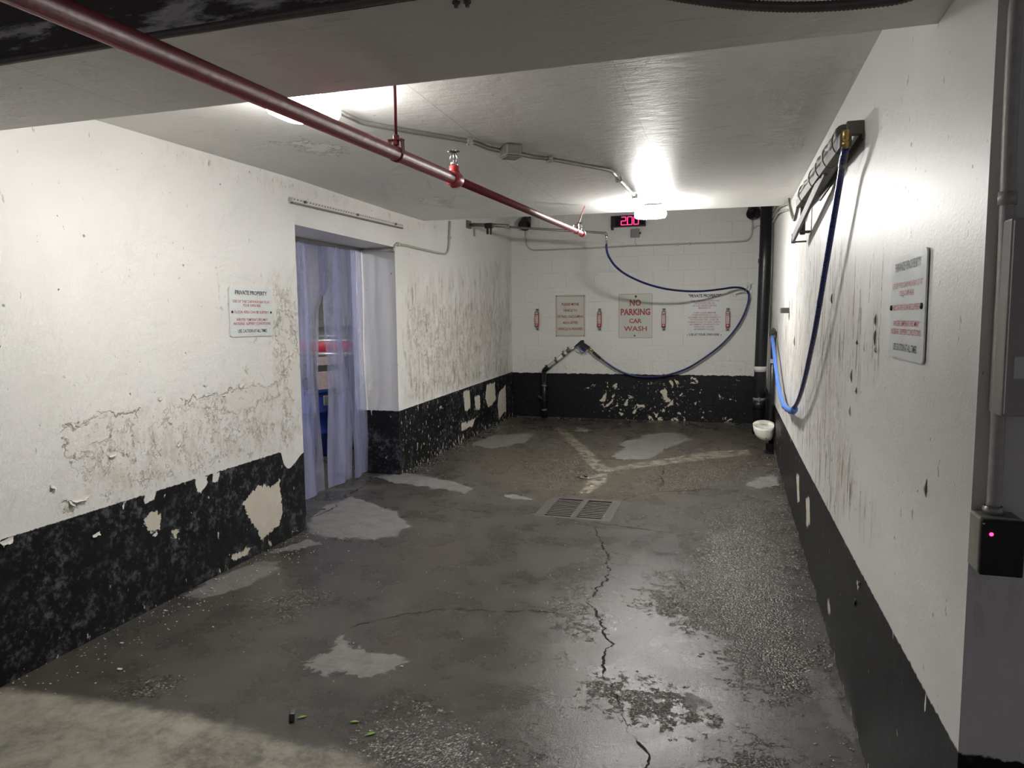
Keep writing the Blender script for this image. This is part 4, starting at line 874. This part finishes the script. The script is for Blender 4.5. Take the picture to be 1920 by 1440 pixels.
# ---- left wall pieces
def lp(x, y, off=0):
    p = px(x, y, 0, leftx(5))
    for _ in range(5): p = px(x, y, 0, leftx(p[1])+off)
    return p
t = thing('slotted_channel', lp(650, 399), 'slotted steel channel strip above the doorway', 'channel')
s0, s1 = lp(546, 374, .012), lp(754, 424, .012)
b = MB(); b.bar(s0, s1, .024, .032, (0, 0, 1), .003); b.build('channel', 'clipwhite', t)
b = MB(); b.bar(s0+Vector((.002, 0, -.02)), s1+Vector((.002, 0, -.02)), .02, .010, (0, 0, 1)); b.build('lower_lip', 'darkflex', t)
for i in range(46):
    p = s0.lerp(s1, (i+.5)/46); b = MB() if i == 0 else b
    b.box(p+Vector((.0125, 0, .003)), (.002, .012, .006))
b.build('slots', 'pit', t, kind='stuff')
for f_ in (.08, .5, .9):
    p = s0.lerp(s1, f_)+Vector((.016, 0, 0)); b = MB(); b.cyl(p-Vector((.004, 0, 0)), p+Vector((.012, 0, 0)), .009, 8); b.build('bolt', 'darkflex', t)
t = thing('door_conduit', lp(790, 466), 'thin conduit leaving the doorway lintel and climbing the left wall', 'conduit')
pA = [Vector((-3.32, DYb-.03, DZ-.025)), Vector((leftx(DYb)+.0, DYb-.03, DZ-.025)), lp(747, 458, .018), lp(790, 467, .018), lp(828, 475.5, .018), lp(838, 474, .018), lp(841.5, 465, .018), lp(843, 445, .018), lp(844, 415, .018)]
b = MB(); b.tube([pA[0], pA[1]], .013, 8); b.tube(smoothpath(pA[1:], 5), .011, 8); b.build('pipe', 'greytube', t)
for p in (pA[2], pA[7], pA[1]): b = MB(); b.box(p, (.03, .035, .035), None, .003); b.build('strap', 'greytube', t)
# peeling paint curls
k = 0
for x, y, wv, hv, an in ((452,716,.10,.06,.6),(150,932,.16,.05,.0),(135,940,.07,.06,-.5),(210,850,.09,.04,.3),(320,788,.05,.03,.5),(385,720,.06,.025,.2),(420,740,.05,.025,-.2),(12,1012,.10,.05,.1),(335,830,.06,.03,.6),(545,590,.03,.05,1.2),(556,650,.06,.035,.3),(240,845,.06,.03,.8),(100,910,.05,.04,-.4),(460,690,.05,.05,1.1),(300,745,.05,.03,.3),(535,560,.03,.06,1.4),(180,1000,.07,.035,.1),(290,1000,.05,.03,.3)):
    wv *= .62; hv *= .55; c = lp(x, y, .001); b = MB(); nu, nv = 6, 4; vs = []
    for i in range(nu):
        for j in range(nv):
            u = (i/(nu-1)-.5)*wv*(1-.7*j/(nv-1)*random.random()); v = j/(nv-1); out = .022*v**2*(hv/.05); dz = -hv*(v-.35*v*v)
            jy = u*math.cos(an)-dz*math.sin(an)*.5; jz = u*math.sin(an)+dz
            vs.append((c.x+out+.0015, c.y+jy+random.uniform(-.003, .003), c.z+jz+random.uniform(-.004, .004)))
    b.add(vs, [(i*nv+j, (i+1)*nv+j, (i+1)*nv+j+1, i*nv+j+1) for i in range(nu-1) for j in range(nv-1)])
    o = b.build('paint_flake', 'flake', wall_left); sm = o.modifiers.new('thick', 'SOLIDIFY'); sm.thickness = .0012
for x, y, wv, hv in ((1642,600,.016,.05),(1641,632,.020,.07),(1643,655,.012,.03),(1607,642,.03,.02),(1597,705,.014,.06),(1606,732,.02,.03),(1490,640,.012,.10),(1612,1095,.02,.02),(1604,1130,.022,.035),(1737,915,.012,.05),(1560,560,.012,.06),(1595,770,.012,.05),(1765,22,.05,.04)):
    c = px(x, y, 0, R); b = MB(); nu, nv = 4, 6; vs = []
    for i in range(nu):
        for j in range(nv):
            u = i/(nu-1); v = j/(nv-1); wid = wv*.5*math.sin(math.pi*(.08+.84*v))
            vs.append((c.x-.0008-.007*u**2*math.sin(math.pi*v), c.y-(u-.5)*wid*2+random.uniform(-.0012, .0012), c.z+(.5-v)*hv*.8+random.uniform(-.003, .003)))
    b.add(vs, [(i*nv+j, (i+1)*nv+j, (i+1)*nv+j+1, i*nv+j+1) for i in range(nu-1) for j in range(nv-1)])
    o = b.build('paint_flake', 'flake', wall_right); sm = o.modifiers.new('thick', 'SOLIDIFY'); sm.thickness = .001
# ---- strip curtain
CXc = -3.30
t = thing('strip_curtain', (CXc, 5.15, 0), 'translucent bluish plastic strip curtain hanging in the doorway', 'curtain')
b = MB(); b.box((CXc, (DYa+DYb)/2, DZ-.015), (.04, DYb-DYa-.01, .03), None, .003); b.build('rail', 'galv', t)
edges = [(4.29, 4.53), (4.48, 4.72), (4.68, 4.92), (4.87, 5.10), (5.06, 5.275), (5.345, 5.57), (5.53, 5.75), (5.71, 5.90), (5.85, 6.022)]
for i, (ya, yb) in enumerate(edges):
    nu, nv = 9, 36; vs = []; ph = random.random()*6; am = random.uniform(.004, .010)
    for a in range(nv):
        z = DZ-.02-(DZ-.035)*a/(nv-1); lowk = min(1, a/(nv*.5))
        for c in range(nu):
            f_ = c/(nu-1); y = ya+(yb-ya)*f_+.012*lowk*math.sin(z*3.1+ph)*(0 if i in (0, 8) else 1)
            if i == 4 and z > 1.55: y += .13*min(1, (z-1.55)/.2)*f_
            x = CXc+(.010 if i % 2 else -.010)+am*math.sin(f_*3.1+ph)*(1+lowk)+.010*lowk*math.sin(z*4.3+ph*2+f_*2.5)
            vs.append((x, y, z))
    b = MB(); b.add(vs, [(a*nu+c, a*nu+c+1, (a+1)*nu+c+1, (a+1)*nu+c) for a in range(nv-1) for c in range(nu-1)], True); b.build('strip', 'curtain', t)
# ---- vacuum machine and barrel behind the curtain
vx = -4.3; c = px(646, 650, 0, vx); vy = c.y
t = thing('vacuum_station', (vx, vy, 0), 'round topped grey vacuum station with a red band behind the strip curtain', 'vacuum')
def vz(y): return px(646, y, 0, vx).z
rv = (px(700, 650, 0, vx)-px(588, 650, 0, vx)).length*.40
b = MB(); b.lathe([(rv*.98, vz(632)), (rv, vz(628)), (rv*.93, vz(620)), (rv*.7, vz(614)), (rv*.35, vz(611)), (0, vz(610))], (vx, vy, 0), (0, 0, 1), 32); b.build('dome', 'vacgrey', t)
b = MB(); b.lathe([(rv*.96, vz(657)), (rv*.98, vz(655)), (rv*.98, vz(637)), (rv*.96, vz(635))], (vx, vy, 0), (0, 0, 1), 32); b.build('sign_band', 'vacred', t)
b = MB(); b.lathe([(rv*.99, vz(637)), (rv*1., vz(632)), (rv*.97, vz(632))], (vx, vy, 0), (0, 0, 1), 32); b.lathe([(rv*.95, vz(664)), (rv*1., vz(662)), (rv*1., vz(656)), (rv*.95, vz(655))], (vx, vy, 0), (0, 0, 1), 32); b.build('trim_ring', 'steel', t)
b = MB(); b.lathe([(rv*.66, .02), (rv*.66, .10), (rv*.60, .12), (rv*.60, vz(735)), (rv*.62, vz(733)), (rv*.62, vz(668)), (rv*.9, vz(664))], (vx, vy, 0), (0, 0, 1), 28); b.build('body', 'vacgrey', t)
for (x0, y0, x1, y1) in ((604,670,634,682), (604,698,634,726)):
    a, d = px(x0, y0, 0, vx+rv*.66), px(x1, y1, 0, vx+rv*.66); b = MB(); b.box(((a+d)/2), (.01, abs(d.y-a.y), abs(a.z-d.z)), Quaternion((0, 0, 1), -.5), .002); b.build('instruction_label', 'label', t)
a = px(620, 750, 0, vx+rv*.64); b = MB(); b.box(a, (.02, .16, .10), Quaternion((0, 0, 1), -.5), .004); b.build('coin_plate', 'steel', t)
b = MB(); b.tube(smoothpath([(vx+rv*.6, vy+.1, .75), (vx+rv*.9, vy+.15, .6), (vx+rv*.95, vy+.05, .25), (vx+rv*.8, vy-.15, .06)], 6), .025, 10); b.build('suction_hose', 'black', t)
c = px(574, 800, 0, -4.4)
t = thing('barrel', (-4.4, c.y, 0), 'blue barrel behind the left edge of the strip curtain', 'barrel')
b = MB(); zt = px(574, 731, 0, -4.4).z; b.lathe([(.0, .0), (.24, .0), (.26, .02), (.26, zt*.33), (.275, zt*.35), (.26, zt*.37), (.26, zt*.66), (.275, zt*.68), (.26, zt*.70), (.26, zt-.02), (.245, zt), (.0, zt-.01)], (-4.4, c.y, 0), (0, 0, 1), 28); b.build('drum', 'barrel', t)
b = MB(); b.lathe([(.262, zt-.03), (.272, zt-.02), (.272, zt-.005), (.255, zt)], (-4.4, c.y, 0), (0, 0, 1), 28); b.build('rim', 'barrel', t)
# ---- floor drain
t = thing('floor_drain', ((DX0+DX1)/2, (DY0+DY1)/2, -.03), 'square cast iron floor drain with two slotted grates', 'drain grate')
cx0, cx1, cy0, cy1 = DX0, DX1, DY0, DY1; fw = .045
b = MB()
for (x0, x1, y0, y1) in ((cx0, cx1, cy0, cy0+fw), (cx0, cx1, cy1-fw, cy1), (cx0, cx0+.075, cy0+fw, cy1-fw), (cx1-.075, cx1, cy0+fw, cy1-fw)): b.box(((x0+x1)/2, (y0+y1)/2, -.012), (x1-x0, y1-y0, .028), None, .003)
b.build('frame', 'rust', t)
xm = (cx0+cx1)/2+.005
b = MB(); b.box((xm, (cy0+cy1)/2, -.011), (.045, cy1-cy0-2*fw, .028), None, .003); b.build('centre_rib', 'rust', t)
b = MB()
b.box(((cx0+cx1)/2, (cy0+cy1)/2, -.30), (cx1-cx0, cy1-cy0, .01))
for (x, y, sx, sy) in ((cx0, (cy0+cy1)/2, .01, cy1-cy0), (cx1, (cy0+cy1)/2, .01, cy1-cy0), ((cx0+cx1)/2, cy0, cx1-cx0, .01), ((cx0+cx1)/2, cy1, cx1-cx0, .01)): b.box((x, y, -.165), (sx, sy, .27))
b.build('pit', 'pit', t)
nb = 11; yy0, yy1 = cy0+fw, cy1-fw; pitch = (yy1-yy0)/nb; meshes = {}
for side, (xa, xb) in enumerate(((cx0+.075, xm-.0225), (xm+.0225, cx1-.075))):
    for k in range(1, nb):
        if side not in meshes:
            b = MB(); b.box((0, 0, 0), (xb-xa, pitch*.50, .022), None, .002); me = bpy.data.meshes.new('bar'); me.from_pydata(b.v, [], b.f); me.materials.append(M['rust']); meshes[side] = me
        o = bpy.data.objects.new('bar', meshes[side]); col.objects.link(o); o.parent = t; o.location = np.array([(xa+xb)/2, yy0+pitch*k, -.012])-np.array(ORG[t])
# ---- pier face on the right: conduit, cabinet, sensor box
YPf = 1.56
t = thing('pier_conduit', px(1864, 955, 1, 1.54), 'vertical rough grey conduit on the end face of the right wall', 'conduit')
pts = [px(x, y, 1, 1.537) for x, y in ((1925,-70),(1908,0),(1903,60),(1898,150),(1893,260),(1889,370),(1885,480),(1879,620),(1871,800),(1866,900),(1862,952))]
b = MB(); sp = smoothpath(pts, 5); b.tube(sp, .0125, 12); b.build('pipe', 'greytube', t)
c = px(1889, 372, 1, 1.537); b = MB(); b.tube([c+Vector((0, 0, -.012)), c+Vector((0, 0, .012))], .0155, 12); b.build('coupling', 'greytube', t)
c = px(1862, 952, 1, 1.537); b = MB(); b.lathe([(.015, .004), (.018, 0), (.018, -.012), (.015, -.014), (.015, -.022)], c, (0, 0, 1), 12); b.build('connector', 'galv', t)
t = thing('wall_cabinet', px(1960, 785, 1, 1.5), 'pale grey metal cabinet at the right edge on the end face of the wall', 'cabinet')
a = px(1897, 408, 1, 1.49); d = px(1889, 782, 1, 1.49); x0 = a.x
b = MB(); b.box((x0+.2, 1.525, (a.z+d.z)/2), (.40, .068, a.z-d.z), None, .005); b.build('body', 'panelgrey', t)
b = MB(); b.box((x0+.2, 1.489, (a.z+d.z)/2), (.392, .006, a.z-d.z-.008), None, .002); b.build('door', 'panelgrey', t)
c = px(1922, 690, 1, 1.485); b = MB(); b.box(c, (.034, .002, .040), None, .0005); b.build('sticker', 'signwhite', t)
t = thing('sensor_box', px(1870, 1085, 1, 1.5), 'black sensor box with a red indicator light on the end face of the wall', 'sensor box')
a = px(1839, 972, 1, 1.495); d = px(1917, 1084, 1, 1.495)
b = MB(); b.box(((a.x+d.x)/2, 1.53, (a.z+d.z)/2), (d.x-a.x, .06, a.z-d.z), None, .004); b.build('body', 'boxlit', t)
b = MB(); b.box(((a.x+d.x)/2, 1.495, (a.z+d.z)/2), (d.x-a.x-.001, .012, a.z-d.z-.002), None, .003); b.build('cover', 'black', t)
c = px(1859, 1002, 1, 1.4885); b = MB(); b.lathe([(.0035, 0), (.003, .0012), (0, .0018)], c, (0, -1, 0), 12); b.build('indicator', 'ledred', t, label='glowing red dot')
c = px(1845, 982, 1, 1.4885); b = MB(); b.lathe([(.0022, 0), (.0018, .001), (0, .001)], c, (0, -1, 0), 8); b.build('screw', 'chrome', t)
# ---- flexible conduit along the front of the beam
pts = [px(x, y, 1, 1.455) for x, y in ((-260,150),(-100,134),(0,116),(100,100),(200,84),(300,66),(400,50),(520,30),(640,11),(720,-2),(860,-22),(1050,-28),(1200,-18),(1290,-3),(1380,8),(1470,13),(1560,11),(1640,4),(1700,-6),(1790,-40))]
sp = smoothpath(pts, 30); Ls = np.concatenate([[0], np.cumsum([np.linalg.norm(sp[i+1]-sp[i]) for i in range(len(sp)-1)])])
n = int(Ls[-1]/.0035); uu = np.linspace(0, Ls[-1], n); P = np.stack([np.interp(uu, Ls, [p[i] for p in sp]) for i in range(3)], 1)
b = MB(); b.tube([p for p in P], [.0105 if i % 2 else .0088 for i in range(n)], 8); b.build('flexible_conduit', 'darkflex', label='dark ribbed flexible conduit along the front of the beam', cat='conduit')
for x, y in ((855, 3), (876, 2)):
    p = px(x, y, 2, HB); b = MB(); b.cyl(p+Vector((0, 0, .01)), p+Vector((0, 0, -.012)), .005, 8); b.lathe([(.009, -.004), (.009, .0), (.004, .001)], p, (0, 0, 1), 6); b.build('bolt', 'darkflex', beam)
# ---- litter on the floor
def chip(name, c, r_, mat, th=.003, n=7, label=None, cat=None, group=None, parent=None, kz=1.):
    poly = []
    a0 = random.random()*6
    for i in range(n):
        q = a0+2*math.pi*i/n; rr = r_*random.uniform(.55, 1.1); poly.append((c[0]+math.cos(q)*rr, c[1]+math.sin(q)*rr*.6, .0015+random.uniform(0, .002)*kz))
    b = MB(); b.prism(poly, (0, 0, 1), th); return b.build(name, mat, parent, label, cat, group)
spots = [(310,1146,.012,'white paint chip on the floor by the left wall, middle of the row'),(225,1256,.014,'white paint chip on the dark floor near the garage slab edge'),(405,1087,.010,'white paint chip on the pale dry patch by the left wall'),(397,1104,.012,'narrow white paint chip beside the long dry patch by the left wall'),(498,1041,.009,'white paint chip near the foot of the left wall before the doorway'),(754,1251,.008,'white paint chip at the right tip of the foreground dry patch'),(654,1034,.008,'white paint chip on the dark floor in front of the doorway dry patch'),(228,1207,.011,'white paint chip near the black band at far left'),(400,1177,.007,'small white paint chip on the greenish floor at left'),(1110,912,.022,'pale flat chip on the floor just behind the drain')]
for x, y, r_, lb in spots: chip('paint_chip', px(x, y, 2, 0), r_, 'flake', label=lb, cat='paint chip', group='paint chips on the floor')
c = px(1095, 897, 2, 0)
b = MB(); vs = []
for i in range(6):
    for j in range(10):
        q = 2*math.pi*j/10; rr = (.030, .034, .030, .020, .012, .001)[i]*(1+.45*math.sin(j*2.3+i*1.7)); vs.append((c.x+math.cos(q)*rr*1.6+.012*math.sin(i*2), c.y+math.sin(q)*rr, .001+i*.006+.006*math.sin(j*1.9+i) if i else .001))
b.add(vs, [(i*10+j, i*10+(j+1) % 10, (i+1)*10+(j+1) % 10, (i+1)*10+j) for i in range(5) for j in range(10)], False); b.build('debris', 'rust', label='small dark lump of debris on the floor behind the drain', cat='debris')
c = px(548, 1350, 2, 0); b = MB(); b.box((c.x, c.y, .018), (.02, .035, .034), Quaternion((0, .3, 1), .5), .004); b.build('stone_chip', 'rust', label='dark broken stone chip standing on the floor near the garage slab edge', cat='stone')
for x, y, r_, lb in ((566,1346,.016,'green leaf beside the dark stone chip in the foreground'),(664,1355,.016,'green leaf on the gravelly floor patch in the foreground'),(694,1378,.018,'green leaf nearest the bottom edge of the picture'),(830,893,.018,'yellowish leaf on the dry floor past the doorway')):
    c = px(x, y, 2, 0); a = random.random()*6; b = MB(); L = r_*1.2; poly = []
    prof = [0, .3, .42, .38, .2, 0]
    top = [(L*(k/5-.5)*2, prof[k]*r_) for k in range(6)]; poly = top+[(u, -v) for u, v in reversed(top[1:-1])]
    b.prism([(c.x+u*math.cos(a)-v*math.sin(a), c.y+u*math.sin(a)+v*math.cos(a), .002+abs(v)*.4) for u, v in poly], (0, 0, 1), .0008); b.build('leaf', 'leaf', label=lb, cat='leaf', group='leaves on the floor')
# fine grit and tiny flakes nobody could count
b = MB()
def grit(x, y, r_):
    a = random.random()*6; n = 4; k = [(x+math.cos(a+i*1.57)*r_*random.uniform(.6, 1.2), y+math.sin(a+i*1.57)*r_*random.uniform(.5, 1.1), .0012) for i in range(n)]
    b.prism(k, (0, 0, 1), random.uniform(.001, .003))
for _ in range(900):
    y = random.uniform(2.0, 9.9); d = abs(random.gauss(0, .16))+.01
    if DYa-.02 < y < DYb+.02: continue
    if math.hypot(leftx(y)+d-gx, y-9.93) < .06: continue
    grit(leftx(y)+d, y, random.uniform(.0015, .006))
for _ in range(500):
    x, y = R-.01-abs(random.gauss(0, .07)), random.uniform(2.0, 9.8)
    if math.hypot(x-DXp, y-9.2) > .12 and math.hypot(x-R+.04, y-7.94) > .08: grit(x, y, random.uniform(.0015, .005))
for _ in range(260):
    x, y = random.uniform(-3.0, .4), YB-.02-abs(random.gauss(0, .12))
    if math.hypot(x-gx, y-9.93) > .06 and math.hypot(x-DXp, y-9.2) > .1: grit(x, y, random.uniform(.002, .007))
for _ in range(500): grit(random.uniform(-2.7, .3), random.uniform(2.1, 9.5), random.uniform(.001, .004))
b.build('paint_grit', 'flake', label='fine scatter of paint flakes and grit over the floor', cat='grit', kind='stuff')
